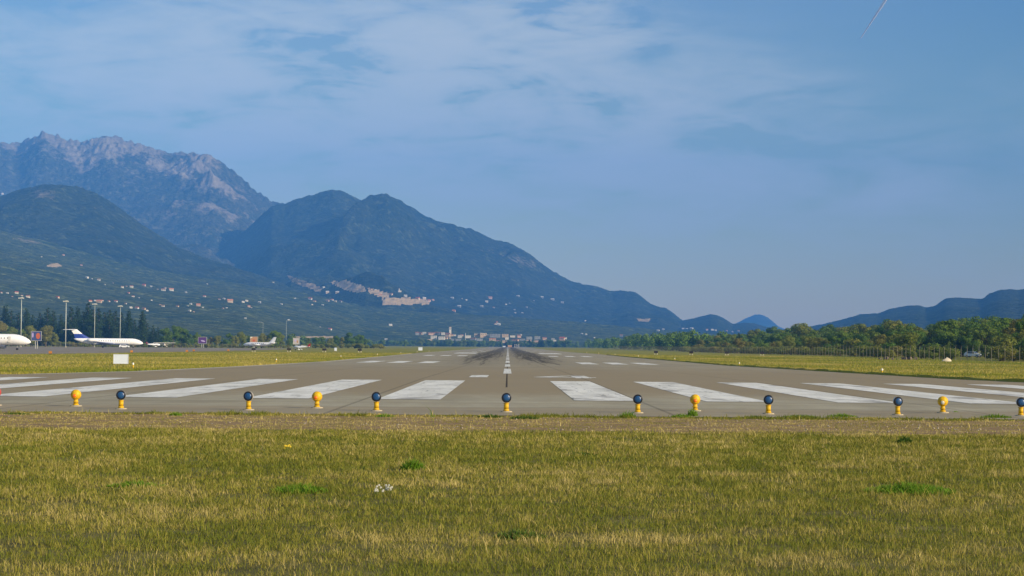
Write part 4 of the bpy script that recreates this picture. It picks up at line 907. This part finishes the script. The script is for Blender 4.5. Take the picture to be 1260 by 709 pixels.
def tree_proto(kind, seed, m):
    rd = random.Random(seed); cs = []; rs = []; name = {'broad': 'broadleaf_tree', 'conifer': 'conifer_tree', 'cypress': 'cypress_tree', 'bush': 'bush'}[kind]
    r = empty(name, (0, 0, 0)); tk = MB()
    if kind == 'broad':
        hgt = 10; tk.tube((0, 0, 0), (.15, 0, 3.6), .28, .2, 9); 
        for i in range(15):
            a = rd.uniform(0, 6.28); z = rd.uniform(2.0, 8.2); rr_ = 2.9*math.sin((z-1.2)/9.2*math.pi)**.6*rd.uniform(.35, 1)
            c_ = (rr_*math.cos(a), rr_*math.sin(a), z); cs.append(c_); rs.append(rd.uniform(1.15, 1.9))
            if i < 8: tk.tube((.1, 0, rd.uniform(2.2, 3.6)), c_, .11, .03, 6)
        cs.append((0, 0, 8.8)); rs.append(1.1); V, Fq, rn = leaf_cloud(cs, rs, 7500, .20, seed)
    elif kind == 'conifer':
        hgt = 10; tk.tube((0, 0, 0), (0, 0, 9.4), .22, .04, 8)
        for i in range(26):
            z = 1.0+8.6*i/26; w = 2.3*(1-(z/10.2)**1.3)+.15; a = i*2.4+rd.random(); rr_ = w*rd.uniform(.35, .8); c_ = (rr_*math.cos(a), rr_*math.sin(a), z); cs.append(c_); rs.append(max(.35, w*rd.uniform(.5, .75)))
            if i % 3 == 0: tk.tube((0, 0, z-.2), c_, .06, .02, 5)
        V, Fq, rn = leaf_cloud(cs, rs, 5500, .17, seed, .8)
    elif kind == 'cypress':
        hgt = 10; tk.tube((0, 0, 0), (0, 0, 9), .18, .04, 8)
        for i in range(22):
            z = .8+9*i/22; w = .95*math.sin(min(1, (z+1.5)/6.0)*math.pi/2)*(1-(z/10.6)**3.0)+.08; a = i*2.4; cs.append((w*.35*math.cos(a), w*.35*math.sin(a), z)); rs.append(max(.22, w*rd.uniform(.7, .95)))
            if i % 5 == 0: tk.tube((0, 0, z-.3), cs[-1], .04, .02, 5)
        V, Fq, rn = leaf_cloud(cs, rs, 2400, .17, seed, 1.4)
    else:
        hgt = 4; 
        for i in range(9):
            a = rd.uniform(0, 6.28); rr_ = rd.uniform(.2, 1.9); c_ = (rr_*math.cos(a), rr_*math.sin(a)*.8, rd.uniform(.8, 2.7-rr_*.5)); cs.append(c_); rs.append(rd.uniform(.75, 1.3)); tk.tube((0, 0, 0), c_, .07, .02, 5)
        V, Fq, rn = leaf_cloud(cs, rs, 3600, .14, seed)
    V[:, 2] = np.maximum(V[:, 2], .05)
    tk.build('trunk', m_bark, r); np_mesh('crown', V, Fq, m, r, attrs={'rnd': rn})
    return r, hgt
class Kind:
    def __init__(s, kind, m, n, seed, words):
        s.p = [tree_proto(kind, seed+i*7, m) for i in range(n)]; s.used = [False]*n; s.words = words
    def put(s, X, Y, h_, label, cat, group, wide=1.0, dz=0.0):
        if X > 80 and Y < 452 and abs(VU+F*X/Y-1198) < 17+1400*wide/Y*1.6: return
        i = random.randrange(len(s.p)); pr, hg = s.p[i]; k = h_/hg; loc = G(X, Y)+Vector((0, 0, dz)); rz = random.uniform(0, 6.28); sc = (k*wide, k*wide, k)
        if not s.used[i]:
            _kids[pr.name] = list(pr.children); s.used[i] = True; pr.location = loc; pr.rotation_euler.z = rz; pr.scale = sc; tag(pr, label, cat, group); return pr
        return copy_tree(pr, loc, rz, sc, label, group)
KB = Kind('broad', cm_broad, 5, 100, ['green']); KO = Kind('broad', cm_olive, 3, 200, ['olive']); KC = Kind('conifer', cm_dark, 4, 300, ['dark']); KY = Kind('cypress', cm_dark, 3, 400, ['dark'])
KU = Kind('bush', cm_olive, 4, 500, ['olive']); KG = Kind('broad', cm_bright, 2, 600, ['bright']); KD = Kind('bush', cm_broad, 3, 700, ['green'])
def th(n): return f"{n}{'th' if 10 <= n % 100 <= 20 else {1: 'st', 2: 'nd', 3: 'rd'}.get(n % 10, 'th')}"
def height_for(u, vtop, Y): X = X_at(u, Y); return at(u, vtop, Y).z-float(gnd(X, Y))
# left: dark conifers behind the apron
con = [(-8, 383, 'c'), (6, 374, 'y'), (13, 381, 'c'), (22, 384, 'c'), (32, 379, 'y'), (40, 386, 'c'), (49, 384, 'c'), (58, 377, 'c'), (65, 381, 'c'), (75, 386, 'c'), (87, 376, 'c'), (95, 377, 'y'), (102, 382, 'c'), (108, 371, 'c'), (114, 379, 'c'),
       (121, 378, 'c'), (128, 383, 'c'), (134, 380, 'c'), (141, 381, 'c'), (149, 383, 'c'), (158, 381, 'y'), (165, 393, 'c'), (175, 381, 'y'), (181, 397, 'c'), (188, 400, 'c'), (194, 402, 'c')]
cnt = {'c': 0, 'y': 0}
for u, vt, k in con:
    Y = random.uniform(960, 1060); cnt[k] += 1
    K_, w_, nm = (KC, 1.0, 'broad dark conifer') if k == 'c' else (KY, 1.25, 'slender dark cypress')
    K_.put(X_at(u, Y), Y, height_for(u, vt-1, Y), f"{nm}, {th(cnt[k])} from the left in the tall row behind apron", 'tree', 'dark trees behind the apron', w_)
mid = [(-6, 392, 'o', 900), (4, 398, 'b', 930), (14, 402, 'o', 920), (38, 400, 'o', 860), (56, 400, 'o', 870), (66, 409, 'o', 880), (27, 405, 'b', 880), (205, 403, 'b', 900), (213, 400, 'b', 920), (223, 403, 'b', 930), (231, 410, 'b', 930), (242, 409, 'b', 950), (250, 414, 'o', 950), (259, 415, 'o', 960),
       (267, 413, 'o', 960), (274, 416, 'b', 970), (282, 410, 'b', 960), (290, 413, 'o', 950), (297, 408, 'o', 960), (305, 413, 'b', 970), (314, 414, 'o', 960), (322, 410, 'o', 980), (330, 412, 'o', 980), (338, 406.5, 'b', 980), (345, 411, 'o', 985),
       (355, 417, 'b', 1050), (366, 418, 'o', 1080), (379, 416, 'b', 1100), (389, 415, 'b', 1100), (397, 414.5, 'b', 1150), (406, 416, 'o', 1150), (414, 413, 'b', 1200), (421, 415, 'o', 1180), (429, 409, 'g', 1150), (437, 414, 'g', 1180), (442, 411.5, 'b', 1190), (449, 417, 'b', 1300)]
nm = {'o': ('olive-green rounded tree', KO), 'b': ('green rounded tree', KB), 'g': ('bright green tree', KG)}; cn = {'o': 0, 'b': 0, 'g': 0}
for u, vt, k, Y in mid:
    cn[k] += 1; a, K_ = nm[k]
    K_.put(X_at(u, Y), Y, height_for(u, vt-.8, Y), f"{a}, {th(cn[k])} from the left along the left airfield edge", 'tree', 'trees along the left airfield edge', 1.0)
n = 0
for u in list(np.arange(72, 300, 6.5))+list(np.arange(300, 470, 8)):
    n += 1; Y = random.uniform(915, 950) if u < 300 else random.uniform(1000, 1120); vt = (419 if u < 110 else 421.5) if u < 300 else 421
    KU.put(X_at(u, Y), Y, height_for(u, vt+random.uniform(-2, 1.5), Y), f"low scrub bush, {th(n)} from the left behind the apron fence", 'bush', 'scrub behind the apron fence', 1.35)
# centre: trees across the far end
n = 0
for u in np.arange(455, 700, 5.2):
    n += 1; Y = random.uniform(2480, 2600); uu_ = u+random.uniform(-1.5, 1.5); vt = 418.3+random.uniform(-1.6, 1.4)+(1.4 if 575 < u < 650 else 0)
    K_ = random.choice([KB, KB, KC]); K_.put(X_at(uu_, Y), Y, height_for(uu_, vt, Y), f"dark far tree, {th(n)} from the left in the line before the town", 'tree', 'line of trees before the town', 1.5)
# right: scrub, front row and tall wood behind the fence
n = 0; Y = 275
while Y < 900:
    n += 1; KU.put(85.5+random.uniform(0, 4), Y, random.uniform(2.2, 3.8), f"low olive bush, {th(n)} nearest along the right-hand fence foot", 'bush', 'scrub along the right-hand fence', 1.3); Y += random.uniform(3.5, 7)*(1+Y/1500)
rows = [('front', 93, 104, 4.2, 6.5, 6.5, 1.3, 300, 900), ('middle', 108, 124, 6.5, 9.5, 9.5, 1.25, 330, 1000), ('back', 132, 155, 9.5, 12.5, 9.5, 1.25, 370, 1150), ('rearmost', 162, 200, 12.5, 15.5, 11.5, 1.3, 430, 1250)]
for rn_, x0, x1, h0, h1, st_, wd, y0, y1 in rows:
    Y = y0; n = 0
    while Y < y1:
        n += 1; X = random.uniform(x0, x1); K_ = random.choice([KB, KO, KU, KD, KO] if rn_ == 'front' else [KB, KB, KO, KB, KC] if rn_ == 'middle' else [KB, KB, KB, KB, KO])
        a = {id(KB): 'green rounded tree', id(KO): 'olive-green tree', id(KU): 'olive scrub tree', id(KD): 'dense green scrub tree', id(KC): 'dark conifer'}[id(K_)]
        K_.put(X, Y, random.uniform(h0, h1)*(1 if random.random() > .15 else 1.15), f"{a}, {th(n)} nearest in the {rn_} row of the right-hand wood", 'tree', 'trees of the right-hand wood', wd)
        Y += st_*random.uniform(.6, 1.4)*(1+Y/1600)
for j_, (x_, y_, h_) in enumerate([(119, 458, 6), (124, 462, 9), (129, 470, 10), (134, 480, 11), (121.5, 468, 8)]): KB.put(x_, y_, h_, f"green tree, {ordw[j_]} from left of those right behind the parked hatchback", 'tree', 'trees of the right-hand wood', 1.3)
KG.put(108, 372, 9.0, 'bright yellow-green tree at the right border behind the fence', 'tree', None, .7)
# the far ends of both woods read as one mass
def far_wood(name, boxes, n, leaf, label, m, hfun, seed):
    rg = np.random.default_rng(seed); cs = []; rs = []
    for (x0, x1, y0, y1, k) in boxes:
        for _ in range(k):
            x, y = rg.uniform(x0, x1), rg.uniform(y0, y1); h_ = hfun(rg); z0 = float(gnd(x, y))
            for j in range(3): cs.append((x+rg.uniform(-2, 2), y, z0+h_*(.3+.25*j))); rs.append(h_*.32*rg.uniform(.7, 1.2))
    V, Fq, rn = leaf_cloud(cs, rs, n, leaf, seed); return tag(np_mesh(name, V, Fq, m, attrs={'rnd': rn}), label, 'wood', kind='stuff')
far_wood('far_wood', [(96, 200, 1000, 2300, 420), (96, 112, 1000, 1500, 70)], 110000, .75, 'far end of the wood on the right of the runway, one mass of trees', cm_broad, lambda r: r.uniform(6.5, 12), 5)
far_wood('valley_wood', [(-340, 130, 2620, 2800, 170), (-420, -110, 1400, 2300, 90)], 60000, 1.2, 'far off wood and hedges in front of the town and foothill', cm_broad, lambda r: r.uniform(5, 9.5), 6)

# ------------------------------------------------------------------ houses on the slopes and the town
m_hw = [simple('house_white', (0.58, 0.55, 0.49), .8), simple('house_cream', (0.50, 0.38, 0.26), .8), simple('house_pink', (0.45, 0.30, 0.24), .8), simple('house_grey', (0.24, 0.25, 0.26), .8)]
m_rf = [simple('roof_red', (0.42, 0.10, 0.05), .8, vary=.25), simple('roof_brown', (0.26, 0.12, 0.07), .8, vary=.25), simple('roof_pale', (0.60, 0.58, 0.54), .8), simple('roof_orange', (0.55, 0.22, 0.10), .8, vary=.25)]
wallword = ['white', 'cream', 'pink', 'grey']; roofword = ['red', 'brown', 'pale', 'orange']
_hp = {}
def house_proto(w, r_, flat):
    ro = empty('house', (0, 0, 0)); hw = .36 if not flat else .5
    MB().box((0, 0, hw/2-.15), (1, .7, hw+.3)).build('wall', m_hw[w], ro)
    if flat: MB().box((0, 0, hw+.02), (1.04, .74, .04)).build('roof', m_rf[r_], ro)
    else: MB().plate([(-.54, -.40, hw-.02), (-.54, .40, hw-.02), (-.54, 0, hw+.24)], [(.54, -.40, hw-.02), (.54, .40, hw-.02), (.54, 0, hw+.24)]).build('roof', m_rf[r_], ro)
    wn = MB()
    for x in (-.3, 0, .3): 
        wn.box((x, -.352, hw*.62), (.1, .01, .1))
    wn.build('window', m_win, ro)
    return ro
def house(u, v, wpx, w, r_, label, group, hk=1.0, flat=False, Yfix=None):
    if Yfix: X, Y, z = X_at(u, Yfix), Yfix, at(u, v, Yfix).z
    else:
        h_ = hit(u, v+.6)
        if h_ is None: return
        X, Y, z = h_
    k = wpx/F*Y; key = (w, r_, flat)
    rz = R(random.uniform(-35, 35)) if not flat else R(random.uniform(-6, 6))
    if key not in _hp:
        o = house_proto(*key); _hp[key] = o; _kids[o.name] = list(o.children); o.location = (X, Y, z); o.rotation_euler.z = rz; o.scale = (k, k, k*hk); return tag(o, label, 'house', group)
    return copy_tree(_hp[key], (X, Y, z), rz, (k, k, k*hk), label, group)
# u, v, width px, wall, roof
HS = {'at far left above the masts': [(1.3, 361, 4, 0, 0), (9, 361, 4, 0, 2), (20.5, 361, 6.5, 0, 0), (27, 364, 4, 0, 1), (15, 365, 3, 1, 1), (34.5, 366, 7.5, 0, 1), (71, 367, 6, 1, 0), (3, 239, 4, 0, 2)],
      'high on the slope between the masts': [(107, 342, 5.5, 0, 2), (113, 343, 2.5, 0, 2), (121.5, 344.5, 5.5, 0, 1), (129, 350, 2.5, 0, 2), (139, 348.5, 2.5, 3, 1), (51, 316, 2.5, 0, 2), (78, 314, 4, 2, 1), (100, 326.5, 4, 2, 1)],
      'just above the dark conifers': [(111, 371, 6, 1, 0), (117, 370.5, 4, 0, 2), (122, 372.5, 9, 1, 3), (126, 370.5, 4, 0, 0), (134, 371, 4, 0, 0), (142.5, 371.5, 5.5, 0, 0), (154.5, 374, 4, 0, 1), (161, 379, 5, 0, 2), (168.5, 380, 6.5, 0, 0), (177, 381, 6.5, 1, 1), (181, 383, 4, 0, 2)],
      'in the upper band above the business jet': [(150.5, 353.5, 5, 0, 1), (155.5, 352.5, 3, 1, 1), (161.8, 353.5, 6.5, 0, 1), (177, 351.5, 6, 2, 0), (186, 353, 4, 3, 2), (194, 356.5, 3, 3, 1), (201, 357.5, 7.5, 0, 1), (203, 354.5, 4, 0, 1), (210.8, 357.5, 8, 0, 3), (229, 360, 4, 3, 2), (158, 361.5, 4.5, 2, 0), (163.8, 365, 5, 0, 1), (171, 366.5, 2.5, 0, 2), (186.5, 370, 3, 0, 2)],
      'on the slope above the purple billboard': [(251.6, 365, 5, 0, 0), (200.5, 377, 5.5, 0, 1), (197, 375, 3, 1, 1), (218.3, 377.5, 5, 1, 1), (234.8, 375, 4, 0, 2), (231, 377, 3, 3, 2), (244, 377, 7.5, 2, 3), (249.5, 378.6, 3, 0, 2), (233.3, 383, 5, 0, 2), (238.5, 383.6, 3, 1, 1), (269.8, 369, 4, 3, 1), (275.5, 368, 4.5, 3, 2), (255, 350, 2.5, 3, 2)],
      'on the slope above the twin propeller aeroplane': [(283, 372, 10, 1, 3), (299, 372, 5, 0, 2), (303.5, 371, 5, 0, 2), (306.3, 377.5, 5, 1, 3), (309, 378.8, 3, 0, 1), (274.3, 379.5, 3.5, 2, 1), (279, 379.5, 3, 0, 2), (319.3, 372.5, 5, 3, 2), (346.3, 374.5, 3.5, 0, 2), (336.4, 347.5, 3, 0, 2), (363, 367.5, 3.5, 3, 2), (302, 392, 4, 3, 2), (355, 394.3, 4, 3, 2)],
      'below the quarry scar': [(381.7, 368.5, 6.5, 0, 0), (387, 371, 5, 1, 1), (402.8, 361, 6, 1, 2), (415, 361, 6, 1, 2), (398.5, 356, 4, 0, 2), (397, 376, 4, 3, 2), (403, 370.5, 6, 1, 1), (408.5, 369.5, 5, 0, 3), (413, 371, 4, 1, 2), (419, 371.3, 5, 3, 1), (384, 375, 3, 1, 2), (406, 405.5, 6, 0, 0), (394, 402.5, 2.5, 3, 2), (480.5, 400.5, 6, 0, 2), (475, 418, 5, 0, 2)],
      'on the bare terraces of the quarry scar': [(462, 358, 4, 1, 2), (467, 359, 4, 0, 2), (456, 357, 4, 1, 1), (460, 363, 6, 1, 2), (468, 364.5, 6, 1, 3), (473, 366.5, 5, 1, 2), (481, 363, 6, 1, 1), (486, 366.3, 7, 1, 2), (499, 366.8, 6, 0, 2), (506, 368, 6, 1, 3), (514, 368.7, 7, 1, 0), (522, 369, 6, 1, 2), (528, 370.3, 5, 2, 0), (514.4, 363.5, 4, 3, 2), (524, 377.5, 3, 3, 2)],
      'on the slope above the town': [(532.7, 370, 4, 2, 3), (556.3, 368, 5, 3, 2), (573.9, 369, 3, 0, 2), (568.5, 368, 2, 0, 2), (598.8, 371.5, 5, 0, 2), (603, 367.3, 7, 2, 1), (592.8, 377.5, 5, 3, 2), (607.5, 379, 4, 3, 1), (558.3, 383, 6, 2, 3), (565, 378, 6, 3, 2), (622.8, 374.5, 3, 0, 2), (627, 374, 2.5, 3, 2), (637.3, 365, 5, 3, 2), (634, 385, 3, 0, 2), (642.7, 385.3, 3.5, 3, 2), (648, 378.5, 3, 3, 2), (633, 381.5, 3, 3, 2), (609.5, 399, 4, 0, 1), (613.5, 399.6, 6, 0, 2), (611.5, 396.6, 3.5, 1, 0)],
      'on the slope right of the town': [(667, 366.7, 5, 3, 2), (679.8, 369.6, 6, 3, 2), (692, 373.2, 5, 3, 2), (657, 370, 2, 3, 2), (720.2, 395, 3, 0, 2), (716, 411, 4, 3, 2), (721, 412, 4, 3, 2), (731.3, 415.5, 2.5, 0, 2), (764.5, 413.5, 6, 3, 1), (771, 414.3, 3.5, 3, 1), (809.7, 407, 4.5, 0, 2), (816, 405.5, 4, 0, 2), (840.5, 404.8, 4.5, 3, 2), (845, 405, 3.5, 3, 2)],
      'at the foot of the small twin hill': [(851, 405, 5.5, 0, 2), (870, 406, 4, 0, 0), (876.3, 406.3, 4.5, 0, 2), (880.6, 407, 4, 0, 2), (894, 406.8, 3, 2, 1), (908.6, 407.5, 4, 3, 1), (870, 413.3, 4, 3, 2), (936.5, 410, 5, 3, 1), (901, 408.3, 3, 2, 2), (928, 411, 3, 3, 2)]}
for area, lst in HS.items():
    lst = sorted(lst)
    for i, (u, v, wp, w, r_) in enumerate(lst):
        if 'terraces' in area and i % 2: continue
        house(u, v, wp*.66, w, r_, f"{wallword[w]} house, {roofword[r_]} roof, {th(i+1)} from left {area}", 'houses '+area, 1.0)
TN = [(513, 411, 5, 3, 1, 1), (517.5, 411, 4, 2, 1, 1), (521.8, 411, 5, 0, 2, 1), (530, 411.3, 9, 2, 1, .5), (538, 411, 9, 3, 1, .5), (545, 411.3, 5, 0, 2, 1), (551, 413.3, 6, 1, 1, 1.2), (556, 413, 4, 1, 1, 1), (533.6, 416, 8, 0, 2, .8), (543.4, 416.8, 8.5, 0, 2, .7), (549, 416.5, 4, 1, 1, 1),
      (529, 418.7, 6, 1, 2, .5), (557, 418.6, 9, 3, 2, .4), (564, 418.7, 8, 3, 2, .4), (559.5, 413, 3, 0, 2, 1), (566, 414.8, 6, 0, 2, .9), (568, 413, 4, 2, 1, .8), (575.5, 415, 8, 0, 2, .6), (587, 413.2, 8, 1, 2, .7), (594.5, 413.6, 9, 1, 2, .9), (601.3, 413.5, 4, 0, 2, 1), (582, 417.8, 8, 3, 1, .5), (590, 418.6, 8, 3, 2, .5),
      (609, 414, 14, 3, 2, .45), (621.5, 413.8, 8.5, 1, 2, .7), (623.5, 417, 5, 0, 2, .9), (606, 418.6, 9, 1, 3, .5), (612.7, 420.5, 5.5, 1, 3, .6), (620.8, 421, 6, 1, 2, .8), (630.6, 414.5, 7, 0, 2, .5), (638.4, 414.5, 5, 2, 1, 1), (641, 412.5, 2.5, 0, 2, 1), (634, 419, 9, 2, 1, .4), (642.5, 418.5, 7, 3, 2, .5),
      (651, 416.8, 8, 3, 2, .6), (650, 420.6, 8, 2, 2, .6), (659.5, 420.8, 7, 2, 2, .6), (661, 416.6, 8, 3, 2, .7), (670, 417.3, 6, 2, 1, .8), (675, 421.5, 6, 0, 2, .8), (668.5, 421.5, 4, 3, 2, .8), (680.3, 418, 5, 3, 2, .8), (682.5, 419.5, 4, 0, 2, .7), (691.5, 417.8, 7, 2, 0, .9), (696, 416.8, 3, 0, 2, 1)]
TN = sorted(TN)
for i, (u, v, wp, w, r_, hk) in enumerate(TN):
    Yt = 2900 - (v-411)*12
    house(u, v, wp*.88, w, r_, f"{'low long' if hk < .7 else 'small'} {wallword[w]} town building, {th(i+1)} from the left behind the runway end", 'town buildings behind the runway end', hk*.95, r_ == 2, Yt)
Yt = 2880; X = X_at(553.6, Yt); zb = at(553.6, 413.5, Yt).z
ch = empty('bell_tower', (X, Yt, zb), R(12), 'tall pale square tower rising above the town left of the runway end', 'tower'); k = Yt/F
MB().box((0, 0, 5*k-2), (2.5*k, 2.5*k, 10*k+4)).build('shaft', m_hw[0], ch); MB().box((0, 0, 10.25*k), (3.1*k, 3.1*k, .5*k)).build('cornice', m_hw[0], ch)
MB().box((0, 0, 11.1*k), (2.0*k, 2.0*k, 1.3*k), taper=.3).build('cap', m_rf[1], ch)
for x in (-.6, .6): MB().box((x*k, -1.36*k, 8.6*k), (.5*k, .05, 1.3*k)).build('window', m_win, ch)
h_ = hit(491.8, 361)
if h_:
    k = h_[1]/F; o = empty('church', h_, R(8), 'white church with small spire above the right end of the quarry scar', 'church')
    MB().box((0, 0, .5*k), (4*k, 3*k, 2.2*k)).build('nave', m_hw[0], o); MB().box((-.6*k, 0, 2.4*k), (1.2*k, 1.2*k, 3*k)).build('spire', m_hw[0], o); MB().box((-.6*k, 0, 4.2*k), (1.3*k, 1.3*k, .8*k), taper=.05).build('spire_roof', m_rf[1], o)
# thin white mast in the town, and posts at the far runway end
Xm = X_at(572.5, 2850); mm_ = MB().tube((0, 0, 0), (0, 0, 9.5), .5, .4, 8).box((0, 0, 9.9), (1.2, 1.2, .8)).build('town_mast', m_hw[0]); mm_.location = (Xm, 2850, at(572.5, 418, 2850).z); tag(mm_, 'thin white mast among the town buildings right of the tower', 'mast')
for i, (u, wd, hh_, m, lab) in enumerate([(620.3, 3.4, 1.3, m_wp, 'white low hut at the far runway end, left of the centreline'), (627.3, 5, 2.4, m_tan, 'orange-brown hut at the far runway end on the centreline')]):
    Y = 2300; k = Y/F; o = empty('runway_end_hut', G(X_at(u, Y), Y), 0, lab, 'hut'); MB().box((0, 0, hh_*k/2), (wd*k, 2*k, hh_*k)).build('wall', m, o); MB().box((0, 0, hh_*k+.1), (wd*k*1.06, 2.2*k, .25)).build('roof', m_rf[2], o)
for i, u in enumerate((633.5, 636, 638.3)):
    Y = 2320; o = MB().tube((0, 0, 0), (0, 0, 3.6), .35, .3, 8).box((0, 0, 3.7), (1.0, .6, .5)).build('antenna_post', m_hw[0]); o.location = G(X_at(u, Y), Y); tag(o, f"pale antenna post at the far runway end, {ordw[i]} from the left", 'antenna', 'antenna posts at the far runway end')
# vapour trail high above, tapering away
mt_ = bpy.data.materials.new('vapour'); mt_.use_nodes = True; mt_.node_tree.nodes.clear(); q = NG(mt_.node_tree)
t = q.n('ShaderNodeTexCoord').outputs['Object']
d_ = q.n('ShaderNodeBsdfDiffuse', {0: (0.9, 0.9, 0.9, 1)}); tr = q.n('ShaderNodeBsdfTransparent'); mx = q.n('ShaderNodeMixShader', {0: q.ramp(q.noise(t, .0012, 4, .7), [(.3, .6), (.7, 1.0)]), 1: tr.outputs[0], 2: d_.outputs[0]})
q.n('ShaderNodeOutputMaterial', {0: mx.outputs[0]})
p0, p1 = at(1096, -10, 40000), at(1059, 47, 41000); cvt = MB(); N_ = 24
for i in range(N_):
    a, b = i/N_, (i+1)/N_; cvt.tube(p0.lerp(p1, a), p0.lerp(p1, b), 38*(1-a*.7), 38*(1-b*.7), 8, False)
tag(cvt.build('vapour_trail', mt_, None, True), 'thin white vapour trail in the upper right sky', 'vapour trail', kind='stuff')
# tree and house prototypes that were never placed are removed
for K_ in (KB, KO, KC, KY, KU, KG, KD):
    for used, (pr, _h) in zip(K_.used, K_.p):
        if not used:
            for c_ in list(pr.children): bpy.data.objects.remove(c_)
            bpy.data.objects.remove(pr)

for o_ in bpy.data.objects:
    l_ = o_.get('label')
    if l_ and not 4 <= len(l_.split()) <= 16: print('LABEL', len(l_.split()), l_)

# ------------------------------------------------------------------ the air: one even haze round everything
HAZE = 1.2e-4
hz = MB().box((0, 5600, 698), (21000, 15000, 1410))
mh = bpy.data.materials.new('haze_air'); mh.use_nodes = True; mh.node_tree.nodes.clear(); q = NG(mh.node_tree)
vol = q.n('ShaderNodeVolumePrincipled', {'Color': (0.09, 0.335, 0.96, 1), 'Density': HAZE, 'Anisotropy': -0.3})
q.n('ShaderNodeOutputMaterial', {'Volume': vol.outputs[0]})
hzo = hz.build('haze', mh); tag(hzo, 'thin blue haze filling the whole valley', 'haze', kind='stuff')
